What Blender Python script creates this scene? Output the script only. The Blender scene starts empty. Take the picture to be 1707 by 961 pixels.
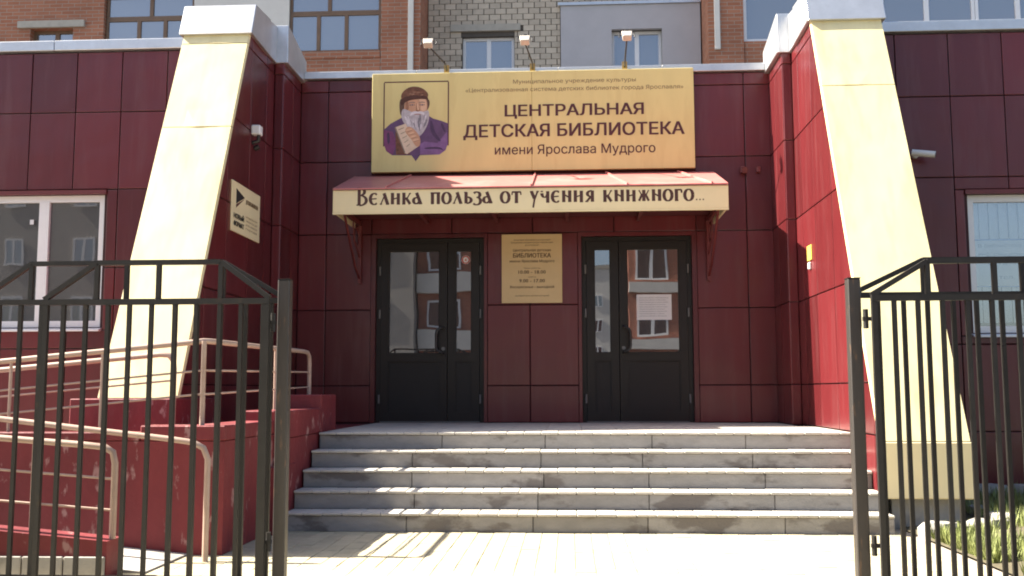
import bpy, bmesh, math, random
from mathutils import Vector, Matrix
from mathutils.geometry import interpolate_bezier
random.seed(7)
S = bpy.context.scene
COL = S.collection
R = math.radians

# ------------------------------------------------------------------ camera
CX, CY, CZ = 0.426, -11.392, 1.070
yaw, pitch, roll, FPX = 0.058, 0.102, -0.0022, 1675.3
fwd = Vector((-math.sin(yaw)*math.cos(pitch), math.cos(yaw)*math.cos(pitch), math.sin(pitch)))
rt0 = Vector((math.cos(yaw), math.sin(yaw), 0)); up0 = rt0.cross(fwd)
rt = rt0*math.cos(roll)+up0*math.sin(roll); up = -rt0*math.sin(roll)+up0*math.cos(roll)
cd = bpy.data.cameras.new('camera'); cam = bpy.data.objects.new('camera', cd); COL.objects.link(cam)
m = Matrix.Identity(4)
for i in range(3):
    m[i][0], m[i][1], m[i][2] = rt[i], up[i], -fwd[i]
m.translation = (CX, CY, CZ); cam.matrix_world = m
cd.sensor_width = 36; cd.lens = 36*FPX/1707; cd.clip_start = .05; cd.clip_end = 3000
S.camera = cam
S.cycles.filter_width = 1.9          # a soft camcorder lens
# ------------------------------------------------------------------ light
SUN_EL, SUN_BACK = 43, 4.0          # sun from the left, a touch behind the facade plane
w = bpy.data.worlds.new('World'); S.world = w; w.use_nodes = True
nt = w.node_tree; bg = nt.nodes['Background']
sky = nt.nodes.new('ShaderNodeTexSky'); sky.sky_type = 'NISHITA'; sky.sun_disc = False
sky.sun_elevation = R(SUN_EL); sky.sun_rotation = R(270+SUN_BACK); sky.air_density = .9; sky.dust_density = 2.6; sky.ozone_density = .6
nt.links.new(sky.outputs[0], bg.inputs[0]); bg.inputs[1].default_value = .070
sl = bpy.data.lights.new('sun', 'SUN'); sl.energy = 5.0; sl.angle = R(.5); sl.color = (1, .93, .80)
so = bpy.data.objects.new('sun', sl); COL.objects.link(so)
dv = Vector((math.cos(R(SUN_EL))*math.cos(R(SUN_BACK)), -math.cos(R(SUN_EL))*math.sin(R(SUN_BACK)), -math.sin(R(SUN_EL))))
so.rotation_euler = dv.to_track_quat('-Z', 'Y').to_euler(); so.location = (-20, 1, 25)
vs = S.view_settings; vs.view_transform = 'Standard'; vs.look = 'None'; vs.gamma = 1; vs.use_curve_mapping = False
vs.exposure = 2.05

# ------------------------------------------------------------------ materials
MATS = {}
def mat(name, col, rough=.6, var=.12, scale=4., bump=0., bscale=30., spec=.5, objvar=0., metal=0., coat=0., stain=None, stainscale=1.2, stainamt=.6, stretch=(1, 1, 1), lo=.52, hi=.6, buckle=0.):
    if name in MATS: return MATS[name]
    M_ = bpy.data.materials.new(name); M_.use_nodes = True; t = M_.node_tree; n = t.nodes; l = t.links
    b = n['Principled BSDF']; b.inputs['Roughness'].default_value = rough; b.inputs['Metallic'].default_value = metal
    b.inputs['Specular IOR Level'].default_value = spec
    if coat: b.inputs['Coat Weight'].default_value = coat; b.inputs['Coat Roughness'].default_value = .12
    g = n.new('ShaderNodeNewGeometry'); mp = n.new('ShaderNodeMapping'); mp.inputs['Scale'].default_value = stretch
    l.new(g.outputs['Position'], mp.inputs[0])
    nz = n.new('ShaderNodeTexNoise'); nz.inputs['Scale'].default_value = scale; nz.inputs['Detail'].default_value = 6; nz.inputs['Roughness'].default_value = .65
    l.new(mp.outputs[0], nz.inputs['Vector'])
    mr = n.new('ShaderNodeMapRange'); mr.inputs['From Min'].default_value = .25; mr.inputs['From Max'].default_value = .75
    mr.inputs['To Min'].default_value = 1-var; mr.inputs['To Max'].default_value = 1+var
    l.new(nz.outputs[0], mr.inputs[0])
    last = mr.outputs[0]
    if objvar:
        oi = n.new('ShaderNodeObjectInfo'); m2 = n.new('ShaderNodeMapRange')
        m2.inputs['To Min'].default_value = 1-objvar; m2.inputs['To Max'].default_value = 1+objvar
        l.new(oi.outputs['Random'], m2.inputs[0])
        mu = n.new('ShaderNodeMath'); mu.operation = 'MULTIPLY'; l.new(last, mu.inputs[0]); l.new(m2.outputs[0], mu.inputs[1]); last = mu.outputs[0]
    mx = n.new('ShaderNodeVectorMath'); mx.operation = 'SCALE'; mx.inputs[0].default_value = col[:3]; l.new(last, mx.inputs['Scale'])
    out = mx.outputs[0]
    if stain:
        n3 = n.new('ShaderNodeTexNoise'); n3.inputs['Scale'].default_value = stainscale; n3.inputs['Detail'].default_value = 8; n3.inputs['Roughness'].default_value = .6
        l.new(mp.outputs[0], n3.inputs['Vector'])
        m3 = n.new('ShaderNodeMapRange'); m3.inputs['From Min'].default_value = lo; m3.inputs['From Max'].default_value = hi; m3.inputs['To Max'].default_value = stainamt
        l.new(n3.outputs[0], m3.inputs[0])
        mm = n.new('ShaderNodeMix'); mm.data_type = 'RGBA'; l.new(m3.outputs[0], mm.inputs['Factor'])
        l.new(out, mm.inputs['A']); mm.inputs['B'].default_value = (*stain, 1); out = mm.outputs['Result']
    l.new(out, b.inputs['Base Color'])
    nrm = None
    if bump:
        n4 = n.new('ShaderNodeTexNoise'); n4.inputs['Scale'].default_value = bscale; n4.inputs['Detail'].default_value = 4
        l.new(g.outputs['Position'], n4.inputs['Vector'])
        bp = n.new('ShaderNodeBump'); bp.inputs['Strength'].default_value = bump; bp.inputs['Distance'].default_value = .01
        l.new(n4.outputs[0], bp.inputs['Height']); nrm = bp.outputs[0]
    if buckle:
        n5 = n.new('ShaderNodeTexNoise'); n5.inputs['Scale'].default_value = 2.6; n5.inputs['Detail'].default_value = 1.5
        l.new(g.outputs['Position'], n5.inputs['Vector'])
        bp = n.new('ShaderNodeBump'); bp.inputs['Strength'].default_value = buckle; bp.inputs['Distance'].default_value = .05
        l.new(n5.outputs[0], bp.inputs['Height'])
        if nrm: l.new(nrm, bp.inputs['Normal'])
        nrm = bp.outputs[0]
    if nrm: l.new(nrm, b.inputs['Normal'])
    MATS[name] = M_; return M_

def brickmat(name, c1, c2, mortar, bw, bh):
    if name in MATS: return MATS[name]
    M_ = bpy.data.materials.new(name); M_.use_nodes = True; t = M_.node_tree; n = t.nodes; l = t.links
    b = n['Principled BSDF']; b.inputs['Roughness'].default_value = .85
    g = n.new('ShaderNodeNewGeometry'); sp = n.new('ShaderNodeSeparateXYZ'); l.new(g.outputs['Position'], sp.inputs[0])
    ad = n.new('ShaderNodeMath'); l.new(sp.outputs[0], ad.inputs[0]); l.new(sp.outputs[1], ad.inputs[1])
    cb = n.new('ShaderNodeCombineXYZ'); l.new(ad.outputs[0], cb.inputs[0]); l.new(sp.outputs[2], cb.inputs[1])
    br = n.new('ShaderNodeTexBrick'); br.inputs['Scale'].default_value = 1; br.inputs['Brick Width'].default_value = bw; br.inputs['Row Height'].default_value = bh
    br.inputs['Mortar Size'].default_value = .007; br.inputs['Color1'].default_value = (*c1, 1); br.inputs['Color2'].default_value = (*c2, 1); br.inputs['Mortar'].default_value = (*mortar, 1)
    l.new(cb.outputs[0], br.inputs['Vector'])
    nz = n.new('ShaderNodeTexNoise'); nz.inputs['Scale'].default_value = 1.5; nz.inputs['Detail'].default_value = 6; l.new(g.outputs['Position'], nz.inputs['Vector'])
    mr = n.new('ShaderNodeMapRange'); mr.inputs['To Min'].default_value = .65; mr.inputs['To Max'].default_value = 1.35; l.new(nz.outputs[0], mr.inputs[0])
    mx = n.new('ShaderNodeVectorMath'); mx.operation = 'SCALE'; l.new(br.outputs[0], mx.inputs[0]); l.new(mr.outputs[0], mx.inputs['Scale'])
    l.new(mx.outputs[0], b.inputs['Base Color'])
    bp = n.new('ShaderNodeBump'); bp.inputs['Strength'].default_value = .6; bp.inputs['Distance'].default_value = .01; bp.invert = True
    l.new(br.outputs['Fac'], bp.inputs['Height']); l.new(bp.outputs[0], b.inputs['Normal'])
    MATS[name] = M_; return M_

def glassmat(name, tint=(.03, .03, .03), refl=.25, see=0., rough=.01):
    """Pane: a sharp reflection over either a dark body or a see-through body."""
    if name in MATS: return MATS[name]
    M_ = bpy.data.materials.new(name); M_.use_nodes = True; t = M_.node_tree; n = t.nodes; l = t.links
    n.remove(n['Principled BSDF']); o = n['Material Output']
    gl = n.new('ShaderNodeBsdfGlossy'); gl.inputs['Roughness'].default_value = rough; gl.inputs['Color'].default_value = (.95, .96, 1, 1)
    df = n.new('ShaderNodeBsdfDiffuse'); df.inputs['Color'].default_value = (*tint, 1)
    tr = n.new('ShaderNodeBsdfTransparent'); tr.inputs['Color'].default_value = (.9, .93, .92, 1)
    m1 = n.new('ShaderNodeMixShader'); m1.inputs[0].default_value = see; l.new(df.outputs[0], m1.inputs[1]); l.new(tr.outputs[0], m1.inputs[2])
    lw = n.new('ShaderNodeFresnel'); lw.inputs['IOR'].default_value = 1.5
    ad = n.new('ShaderNodeMath'); ad.operation = 'ADD'; ad.use_clamp = True; ad.inputs[1].default_value = refl; l.new(lw.outputs[0], ad.inputs[0])
    nz = n.new('ShaderNodeTexNoise'); nz.inputs['Scale'].default_value = 1.3; g = n.new('ShaderNodeNewGeometry'); l.new(g.outputs['Position'], nz.inputs['Vector'])
    bp = n.new('ShaderNodeBump'); bp.inputs['Strength'].default_value = .05; bp.inputs['Distance'].default_value = .02; l.new(nz.outputs[0], bp.inputs['Height']); l.new(bp.outputs[0], gl.inputs['Normal'])
    m2 = n.new('ShaderNodeMixShader'); l.new(ad.outputs[0], m2.inputs[0]); l.new(m1.outputs[0], m2.inputs[1]); l.new(gl.outputs[0], m2.inputs[2])
    l.new(m2.outputs[0], o.inputs[0]); MATS[name] = M_; return M_

MAROON = mat('maroon_cassette', (.105, .0125, .015), .3, .14, 1.6, .05, 60, .55, objvar=.24, buckle=.2, stain=(.145, .055, .055), stainscale=2.6, stainamt=.4, stretch=(3.2, 3.2, .35), lo=.5, hi=.72)
JOINT = mat('cladding_joint', (.035, .008, .010), .8)
CREAM = mat('cream_sheet', (.72, .64, .37), .42, .08, 2.2, .0, 30, .4, stain=(.58, .46, .22), stainscale=2.0, stainamt=.6, stretch=(2.2, 1, .35), buckle=.16, lo=.5, hi=.7)
CREAMB = mat('cream_board', (.80, .67, .40), .5, .05, 3)
SILVER = mat('galvanised_sheet', (.60, .61, .62), .38, .12, 5, .03, 40, .5, metal=.75, objvar=.06, buckle=.1)
ROOFF = mat('roof_felt', (.08, .08, .08), .9)
BROWNPVC = mat('brown_pvc', (.017, .0135, .0115), .4, .1, 6, spec=.3)
BROWNPANEL = mat('brown_infill', (.020, .0165, .014), .5, .1, 6, spec=.3)
WHITEPVC = mat('white_pvc', (.74, .74, .74), .35, .04, 6)
DARKMET = mat('black_paint_steel', (.017, .0155, .0145), .5, .3, 9, .08, 60, .35, stain=(.05, .032, .02), stainscale=8, stainamt=.5, lo=.62, hi=.7)
POSTMET = mat('post_paint', (.032, .027, .025), .45, .25, 7, .05, 50, .5, stain=(.16, .085, .045), stainscale=9, stainamt=.6, stretch=(3, 3, .5), lo=.6, hi=.68)
RAILP = mat('rail_paint', (.42, .30, .235), .4, .12, 9, .04, 60, .5, stain=(.25, .14, .08), stainscale=7, stainamt=.4, lo=.58, hi=.7)
REDPAINT = mat('red_plaster_paint', (.165, .022, .026), .62, .3, 2.2, .5, 18, .4, stain=(.42, .27, .25), stainscale=9.0, stainamt=.6, stretch=(1, 1, .5), lo=.60, hi=.655)
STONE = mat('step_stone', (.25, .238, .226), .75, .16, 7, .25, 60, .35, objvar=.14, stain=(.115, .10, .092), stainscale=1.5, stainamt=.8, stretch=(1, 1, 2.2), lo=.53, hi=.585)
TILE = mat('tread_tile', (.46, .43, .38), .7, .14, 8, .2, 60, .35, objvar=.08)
PAVER = mat('paver', (.41, .36, .245), .85, .14, 10, .3, 70, .3, objvar=.08)
SAND = mat('joint_sand', (.34, .29, .23), .95, .2, 20)
ASPH = mat('asphalt', (.11, .105, .10), .9, .2, 3, .4, 90)
CONC = mat('concrete', (.36, .34, .31), .85, .2, 3, .3, 40, .3, stain=(.2, .19, .17), stainscale=2.5, stainamt=.5)
SOIL = mat('soil', (.10, .085, .05), .95, .3, 5, .5, 30)
GRASS = mat('grass_blade', (.18, .205, .06), .7, .6, 7.)
SIGNY = mat('sign_yellow', (.68, .56, .235), .5, .06, 1.3, stain=(.62, .49, .20), stainscale=1.5, stainamt=.5, stretch=(3, 1, .6))
INK = mat('sign_ink_maroon', (.085, .020, .022), .5, .1)
INKG = mat('sign_ink_soft', (.22, .13, .06), .5, .1)
INKD = mat('fascia_ink', (.075, .024, .017), .5, .1)
PLATE = mat('plate_gold', (.62, .45, .22), .42, .06, 4)
PLATEINK = mat('plate_ink', (.13, .075, .03), .5)
BLACKINK = mat('black_ink', (.02, .02, .022), .5)
REDROOF = mat('red_roof_sheet', (.50, .17, .15), .42, .1, 5, objvar=.07, stain=(.58, .26, .23), stainscale=2.2, stainamt=.5)
REDSTEEL = mat('red_steel', (.13, .022, .022), .45, .15, 6)
SOFFIT = mat('soffit_red', (.10, .016, .018), .6, .15, 6)
GLASSDOOR = glassmat('door_glass', (.045, .042, .040), .20)
GLASSDULL = glassmat('window_glass_dull', (.055, .055, .055), .10)
GLASSCLR = glassmat('window_glass_clear', (.05, .05, .05), .15, .94)
GLASSBALC = glassmat('balcony_glass', (.13, .13, .125), .22)
GLASSFAR = glassmat('far_glass', (.05, .06, .07), .3)
PLASTER = mat('grey_plaster', (.43, .42, .43), .9, .06, 3, .2, 50)
PLASTW = mat('white_plaster', (.66, .63, .57), .9, .08, 2)
PLASTG = mat('drab_plaster', (.36, .33, .29), .9, .1, 2)
SILBRICK = mat('silicate_brick', (.50, .43, .335), .88, .12, 8, .3, 60, objvar=.12)
MORTAR = mat('dark_mortar', (.10, .088, .075), .95)
REDBRICK = brickmat('red_brick', (.38, .155, .085), (.31, .115, .06), (.33, .25, .19), .26, .077)
SILWALL = brickmat('silicate_brick_wall', (.48, .42, .33), (.42, .37, .29), (.15, .13, .11), .236, .124)
FARBRICK = brickmat('far_red_brick', (.40, .13, .075), (.33, .10, .06), (.33, .25, .19), .26, .077)
LINTEL = mat('lintel_concrete', (.40, .37, .31), .9, .15, 6)
BROWNFR = mat('brown_window_frame', (.17, .10, .055), .5, .15, 6)
PAPER = mat('paper', (.66, .66, .67), .8, .04, 8)
BLIND = mat('blind_fabric', (.80, .84, .88), .8, .08, 5)
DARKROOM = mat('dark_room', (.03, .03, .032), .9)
YELLOW = mat('yellow_plate', (.70, .55, .10), .4)
WHITEP = mat('white_plastic', (.75, .75, .74), .35, .04)
BLACKP = mat('black_plastic', (.02, .02, .02), .4)
LAMPGL = mat('lamp_housing', (.50, .46, .40), .4, .1, 12)
RUST = mat('rusty_bracket', (.30, .20, .06), .7, .2, 9)
HANDLE = mat('handle_dark', (.03, .028, .026), .3)
STEELG = mat('hinge_grey', (.14, .135, .13), .4)

# ------------------------------------------------------------------ mesh helpers
WL = {}
def wloc(o): return WL.get(o.name, Vector((0, 0, 0)))
def tag(o, label, cat, group=None):
    o['label'] = label; o['category'] = cat
    if group: o['group'] = group
    return o
def thing(name, label, cat, loc=(0, 0, 0), group=None):
    o = bpy.data.objects.new(name, None); COL.objects.link(o); o.empty_display_size = .1
    o.location = loc; WL[o.name] = Vector(loc); return tag(o, label, cat, group)
def place(name, me, center, parent=None):
    o = bpy.data.objects.new(name, me); COL.objects.link(o)
    c = Vector(center)
    if parent is not None:
        o.parent = parent; o.location = c-wloc(parent)
    else: o.location = c
    WL[o.name] = c; return o

class B:
    def __init__(s): s.v = []; s.f = []; s.sm = set()
    def add(s, vs, fs, smooth=False):
        k = len(s.v); s.v += [tuple(v) for v in vs]
        for f in fs:
            if smooth: s.sm.add(len(s.f))
            s.f.append(tuple(i+k for i in f))
        return s
    def box(s, x0, x1, y0, y1, z0, z1):
        x0, x1 = min(x0, x1), max(x0, x1); y0, y1 = min(y0, y1), max(y0, y1); z0, z1 = min(z0, z1), max(z0, z1)
        return s.add([(x0, y0, z0), (x1, y0, z0), (x1, y1, z0), (x0, y1, z0), (x0, y0, z1), (x1, y0, z1), (x1, y1, z1), (x0, y1, z1)],
                     [(0, 3, 2, 1), (4, 5, 6, 7), (0, 1, 5, 4), (1, 2, 6, 5), (2, 3, 7, 6), (3, 0, 4, 7)])
    def prism(s, poly, a, b, fn):
        """poly: (u,v) list; fn(u,v,w)->xyz; extruded from w=a to w=b"""
        n = len(poly)
        return s.add([fn(u, v, a) for u, v in poly]+[fn(u, v, b) for u, v in poly],
                     [tuple(range(n))[::-1], tuple(range(n, 2*n))]+[(i, (i+1) % n, n+(i+1) % n, n+i) for i in range(n)])
    def tube(s, pts, r, n=10, caps=True):
        pts = [Vector(p) for p in pts]; rings = []; ref = None
        for i, p in enumerate(pts):
            if i == 0: d = pts[1]-p
            elif i == len(pts)-1: d = p-pts[i-1]
            else: d = (pts[i+1]-p).normalized()+(p-pts[i-1]).normalized()
            d.normalize()
            if ref is None: ref = Vector((0, 0, 1)) if abs(d.z) < .9 else Vector((1, 0, 0))
            a = d.cross(ref)
            if a.length < .05: ref = Vector((1, 0, 0)) if abs(d.x) < .9 else Vector((0, 1, 0)); a = d.cross(ref)
            a.normalize(); c = a.cross(d).normalized(); ref = c
            rr = r[i] if isinstance(r, (list, tuple)) else r
            rings.append([p+a*math.cos(2*math.pi*k/n)*rr+c*math.sin(2*math.pi*k/n)*rr for k in range(n)])
        vs = [q for ring in rings for q in ring]; fs = []
        for i in range(len(pts)-1):
            for k in range(n):
                fs.append((i*n+k, i*n+(k+1) % n, (i+1)*n+(k+1) % n, (i+1)*n+k))
        s.add(vs, fs, True)
        if caps: s.add(vs[:n], [tuple(range(n))[::-1]]); s.add(vs[-n:], [tuple(range(n))])
        return s
    def bar(s, p, q, w, h=None):
        """square bar p->q"""
        h = h or w; p, q = Vector(p), Vector(q); d = (q-p).normalized()
        ref = Vector((0, 1, 0)) if abs(d.y) < .9 else Vector((0, 0, 1))
        a = d.cross(ref).normalized()*w/2; c = ref*h/2
        return s.add([p-a-c, p+a-c, p+a+c, p-a+c, q-a-c, q+a-c, q+a+c, q-a+c],
                     [(0, 3, 2, 1), (4, 5, 6, 7), (0, 1, 5, 4), (1, 2, 6, 5), (2, 3, 7, 6), (3, 0, 4, 7)])
    def build(s, name, m_, parent=None, bevel=0, kind=None):
        xs = list(zip(*s.v)); c = Vector([(min(a)+max(a))/2 for a in xs])
        me = bpy.data.meshes.new(name); me.from_pydata([tuple(Vector(v)-c) for v in s.v], [], s.f)
        bm = bmesh.new(); bm.from_mesh(me)
        if bevel:
            bmesh.ops.remove_doubles(bm, verts=bm.verts, dist=1e-5)
        bmesh.ops.recalc_face_normals(bm, faces=bm.faces)
        if bevel: bmesh.ops.bevel(bm, geom=list(bm.edges), offset=bevel, segments=1, affect='EDGES', clamp_overlap=True)
        else:
            bm.faces.ensure_lookup_table()
            for i in s.sm: bm.faces[i].smooth = True
        bm.to_mesh(me); bm.free(); me.materials.append(m_)
        o = place(name, me, c, parent)
        if kind: o['kind'] = kind
        return o

def arc(c, r, a0, a1, fn, n=6):
    return [fn(c[0]+r*math.cos(a0+(a1-a0)*i/n), c[1]+r*math.sin(a0+(a1-a0)*i/n)) for i in range(n+1)]

# facing transforms: (u,v,w) with w towards the viewer of that face
def FY(Y): return lambda u, v, w: (u, Y-w, v)           # faces -Y, u = X
def FXp(X): return lambda u, v, w: (X+w, u, v)           # faces +X, u = Y
def FXm(X): return lambda u, v, w: (X-w, u, v)           # faces -X, u = Y

def area(p): return sum(p[i][0]*p[(i+1) % len(p)][1]-p[(i+1) % len(p)][0]*p[i][1] for i in range(len(p)))/2
def inset(poly, d):
    if area(poly) < 0: poly = poly[::-1]
    n = len(poly); out = []
    for i in range(n):
        a, b, c = Vector(poly[i-1]), Vector(poly[i]), Vector(poly[(i+1) % n])
        e1 = (b-a).normalized(); e2 = (c-b).normalized()
        n1 = Vector((-e1.y, e1.x)); n2 = Vector((-e2.y, e2.x)); k = 1+n1.dot(n2)
        out.append(tuple(b+(n1+n2)*(d/max(k, .2))))
    return out
def clip(poly, a, b, c):
    """keep a*u+b*v<=c"""
    out = []
    for i in range(len(poly)):
        p, q = poly[i], poly[(i+1) % len(poly)]; fp = a*p[0]+b*p[1]-c; fq = a*q[0]+b*q[1]-c
        if fp <= 0: out.append(p)
        if (fp < 0 < fq) or (fq < 0 < fp):
            t_ = fp/(fp-fq); out.append((p[0]+(q[0]-p[0])*t_, p[1]+(q[1]-p[1])*t_))
    return out
PCACHE = {}
def panel(poly, fn, parent, m_=None, gap=.006, name='cladding_panel', thick=.022, lip=.004):
    m_ = m_ or MAROON
    p = inset(poly, gap)
    if area(p) < .002: return None
    cu = sum(a for a, _ in p)/len(p); cv = sum(b for _, b in p)/len(p)
    loc = [(a-cu, b-cv) for a, b in p]
    o0 = Vector(fn(0, 0, 0)); du = Vector(fn(1, 0, 0))-o0; dv_ = Vector(fn(0, 1, 0))-o0; dw = Vector(fn(0, 0, 1))-o0
    key = (tuple((round(a, 3), round(b, 3)) for a, b in loc), tuple(du), tuple(dw), m_.name, thick, lip)
    if key not in PCACHE:
        q = inset(loc, lip); n = len(loc); P = lambda uv, w_: tuple(du*uv[0]+dv_*uv[1]+dw*w_)
        cq = (sum(a for a, _ in q)/len(q), sum(b for _, b in q)/len(q))
        V = [P(a, 0) for a in loc]+[P(a, thick-lip*.6) for a in loc]+[P(a, thick) for a in q]
        F = [(i, (i+1) % n, n+(i+1) % n, n+i) for i in range(n)]+[(n+i, n+(i+1) % n, 2*n+(i+1) % n, 2*n+i) for i in range(n)]+[tuple(range(2*n, 3*n))]
        me = bpy.data.meshes.new(name); me.from_pydata(V, [], F)
        bm = bmesh.new(); bm.from_mesh(me); bmesh.ops.recalc_face_normals(bm, faces=bm.faces)
        f = max(bm.faces, key=lambda f_: f_.calc_area())
        if f.normal.dot(dw) < 0: bmesh.ops.reverse_faces(bm, faces=bm.faces)
        bm.to_mesh(me); bm.free(); me.materials.append(m_); PCACHE[key] = me
    o = place(name, PCACHE[key], o0+du*cu+dv_*cv, parent)
    # every cassette hangs a hair out of true
    ax = Vector(du).normalized() if random.random() < .5 else Vector(dv_).normalized()
    o.rotation_euler = Matrix.Rotation(random.uniform(-.004, .004), 3, ax).to_euler()
    return o
def rect(u0, u1, v0, v1): return [(u0, v0), (u1, v0), (u1, v1), (u0, v1)]
def grid(us, vs, fn, parent, holes=(), **kw):
    for i in range(len(us)-1):
        for j in range(len(vs)-1):
            todo = [(us[i], us[i+1], vs[j], vs[j+1])]
            for (a, b, c, d) in holes:
                nxt = []
                for (u0, u1, v0, v1) in todo:
                    if u1 <= a or u0 >= b or v1 <= c or v0 >= d: nxt.append((u0, u1, v0, v1)); continue
                    if v0 < c: nxt.append((u0, u1, v0, c))
                    if v1 > d: nxt.append((u0, u1, d, v1))
                    if u0 < a: nxt.append((u0, a, max(v0, c), min(v1, d)))
                    if u1 > b: nxt.append((b, u1, max(v0, c), min(v1, d)))
                todo = nxt
            for q in todo:
                if q[1]-q[0] > .05 and q[3]-q[2] > .05: panel(rect(*q), fn, parent, **kw)

def text(body, u, v, width, height, fn, m_, parent, name='lettering', bold=0., depth=.0016, align='L', letters=False):
    """lettering as thin raised faces, fitted to width x cap height; (u,v) is baseline left (L) or centre (C)"""
    cu = bpy.data.curves.new('t', 'FONT'); cu.body = body; cu.size = 1
    ob = bpy.data.objects.new('t', cu); COL.objects.link(ob); bpy.context.view_layer.update()
    cv = ob.to_curve(bpy.context.evaluated_depsgraph_get())
    polys = []
    for sp in cv.splines:
        bp = sp.bezier_points; n = len(bp); pts = []
        for i in range(n):
            p, q = bp[i], bp[(i+1) % n]; d0 = (q.co-p.co).length
            straight = (p.handle_right-p.co).cross(q.co-p.co).length < 1e-4*d0 and (q.handle_left-q.co).cross(q.co-p.co).length < 1e-4*d0
            seg = [p.co, q.co] if straight else interpolate_bezier(p.co, p.handle_right, q.handle_left, q.co, 5 if letters else 3)
            pts += [(c.x, c.y) for c in seg[:-1]]
        cl = [pts[0]] if pts else []
        for c in pts[1:]:
            if abs(c[0]-cl[-1][0])+abs(c[1]-cl[-1][1]) > 1e-4: cl.append(c)
        if len(cl) > 2: polys.append([sp.character_index, cl])
    ob.to_curve_clear(); bpy.data.objects.remove(ob); bpy.data.curves.remove(cu)
    xs_ = [c[0] for _, q in polys for c in q]; x0, x1 = min(xs_), max(xs_); kx = width/(x1-x0); kz = height/.70
    ou = u if align == 'L' else u-width/2
    chars = {}
    for ci, q in polys: chars.setdefault(ci, []).append(q)
    sh_ = [(0, 0)] if bold <= 0 else [(-bold, -bold*.4), (-bold, bold*.4), (0, 0), (bold, -bold*.4), (bold, bold*.4)]
    tris = {}
    for ci, qs in chars.items():               # non-zero winding fill, cut in thin horizontal slabs
        E = [(q[i-1], q[i]) for q in qs for i in range(len(q)) if abs(q[i-1][1]-q[i][1]) > 1e-6]
        ys_ = sorted({round(c[1], 4) for q in qs for c in q}); lo_, hi_ = ys_[0], ys_[-1]
        n_s = 26 if letters else 8
        cand = sorted(ys_+[lo_+(hi_-lo_)*k/n_s for k in range(1, n_s)]); ks = [cand[0]]
        tol = .005 if letters else .02
        for y_ in cand[1:]:
            if y_-ks[-1] > tol: ks.append(y_)
        ks[-1] = hi_; T = []
        for y0, y1 in zip(ks, ks[1:]):
            ym = (y0+y1)/2; hit = []
            for (p, q) in E:
                l_, h_ = min(p[1], q[1]), max(p[1], q[1])
                if l_ <= ym < h_:
                    f_ = lambda yy: p[0]+(q[0]-p[0])*(yy-p[1])/(q[1]-p[1])
                    hit.append((f_(ym), f_(min(max(y0, l_), h_)), f_(min(max(y1, l_), h_)), 1 if q[1] > p[1] else -1))
            hit.sort(); wn = 0; st = None
            for hx_ in hit:
                if wn == 0: st = hx_
                wn += hx_[3]
                if wn == 0 and hx_[0]-st[0] > 1e-4: T.append([(st[1], y0), (hx_[1], y0), (hx_[2], y1), (st[2], y1)])
        tris[ci] = T
    out = []
    groups = [[ci] for ci in tris] if letters else [list(tris)]
    for grp in groups:
        V = []; Fc = []
        for ci in grp:
            for n_, (dx, dz) in enumerate(sh_):
                for t3 in tris[ci]:
                    k0 = len(V); V += [Vector(fn(ou+(c[0]+dx-x0)*kx, v+(c[1]+dz)*kz, depth+n_*.0004)) for c in t3]
                    Fc.append((k0, k0+1, k0+2, k0+3))
        c = sum(V, Vector())/len(V); me = bpy.data.meshes.new(name); me.from_pydata([q-c for q in V], [], Fc); me.materials.append(m_)
        o = place('letter' if letters else name, me, c, parent)
        if not letters: o['kind'] = 'stuff'
        out.append(o)
    return out

def flat(poly, fn, m_, parent, name, w0=0., w1=.002):
    return B().prism(poly, w0, w1, fn).build(name, m_, parent)

def struct(o): o['kind'] = 'structure'; return o

# ================================================================== GROUND
struct(B().add([(-400, -400, -.03), (400, -400, -.03), (400, 400, -.03), (-400, 400, -.03)], [(0, 1, 2, 3)]).build('ground', ASPH))
pave = struct(B().box(-7.5, 2.98, -14, -1.2, -.028, -.010).build('pavement', SAND))
PW, PL = .122, .244
pm = B().box(-PW/2+.001, PW/2-.001, -PL/2+.001, PL/2-.001, -.02, 0)
first = pm.build('paver', PAVER, pave, bevel=.003); pme = first.data
bpy.data.objects.remove(first)
rest = B(); cnt = 0
cells = []
ix = 0
x = -7.3
while x < 2.9:
    y = -3.45-(PL/2 if ix % 2 else 0)
    while y > -13.8:
        cells.append((x, y)); y -= PL
    x += PW; ix += 1
vis = [c for c in cells if -1.9 < c[0] < 2.95 and c[1] > -5.6]
vis.sort(key=lambda c: c[1]); vis = set(vis[-300:]) if len(vis) > 300 else set(vis)
for (x, y) in cells:
    if (x, y) in vis:
        o = place('paver', pme, (x, y, -.010+random.uniform(-.0025, .002)), pave)
        o.rotation_euler = (random.uniform(-.006, .006), random.uniform(-.008, .008), random.uniform(-.006, .006))
    else: rest.box(x-PW/2+.001, x+PW/2-.001, y-PL/2+.001, y+PL/2-.001, -.02, random.uniform(-.003, .001))
r_ = rest.build('paver_field', PAVER, pave); r_['kind'] = 'stuff'

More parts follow.
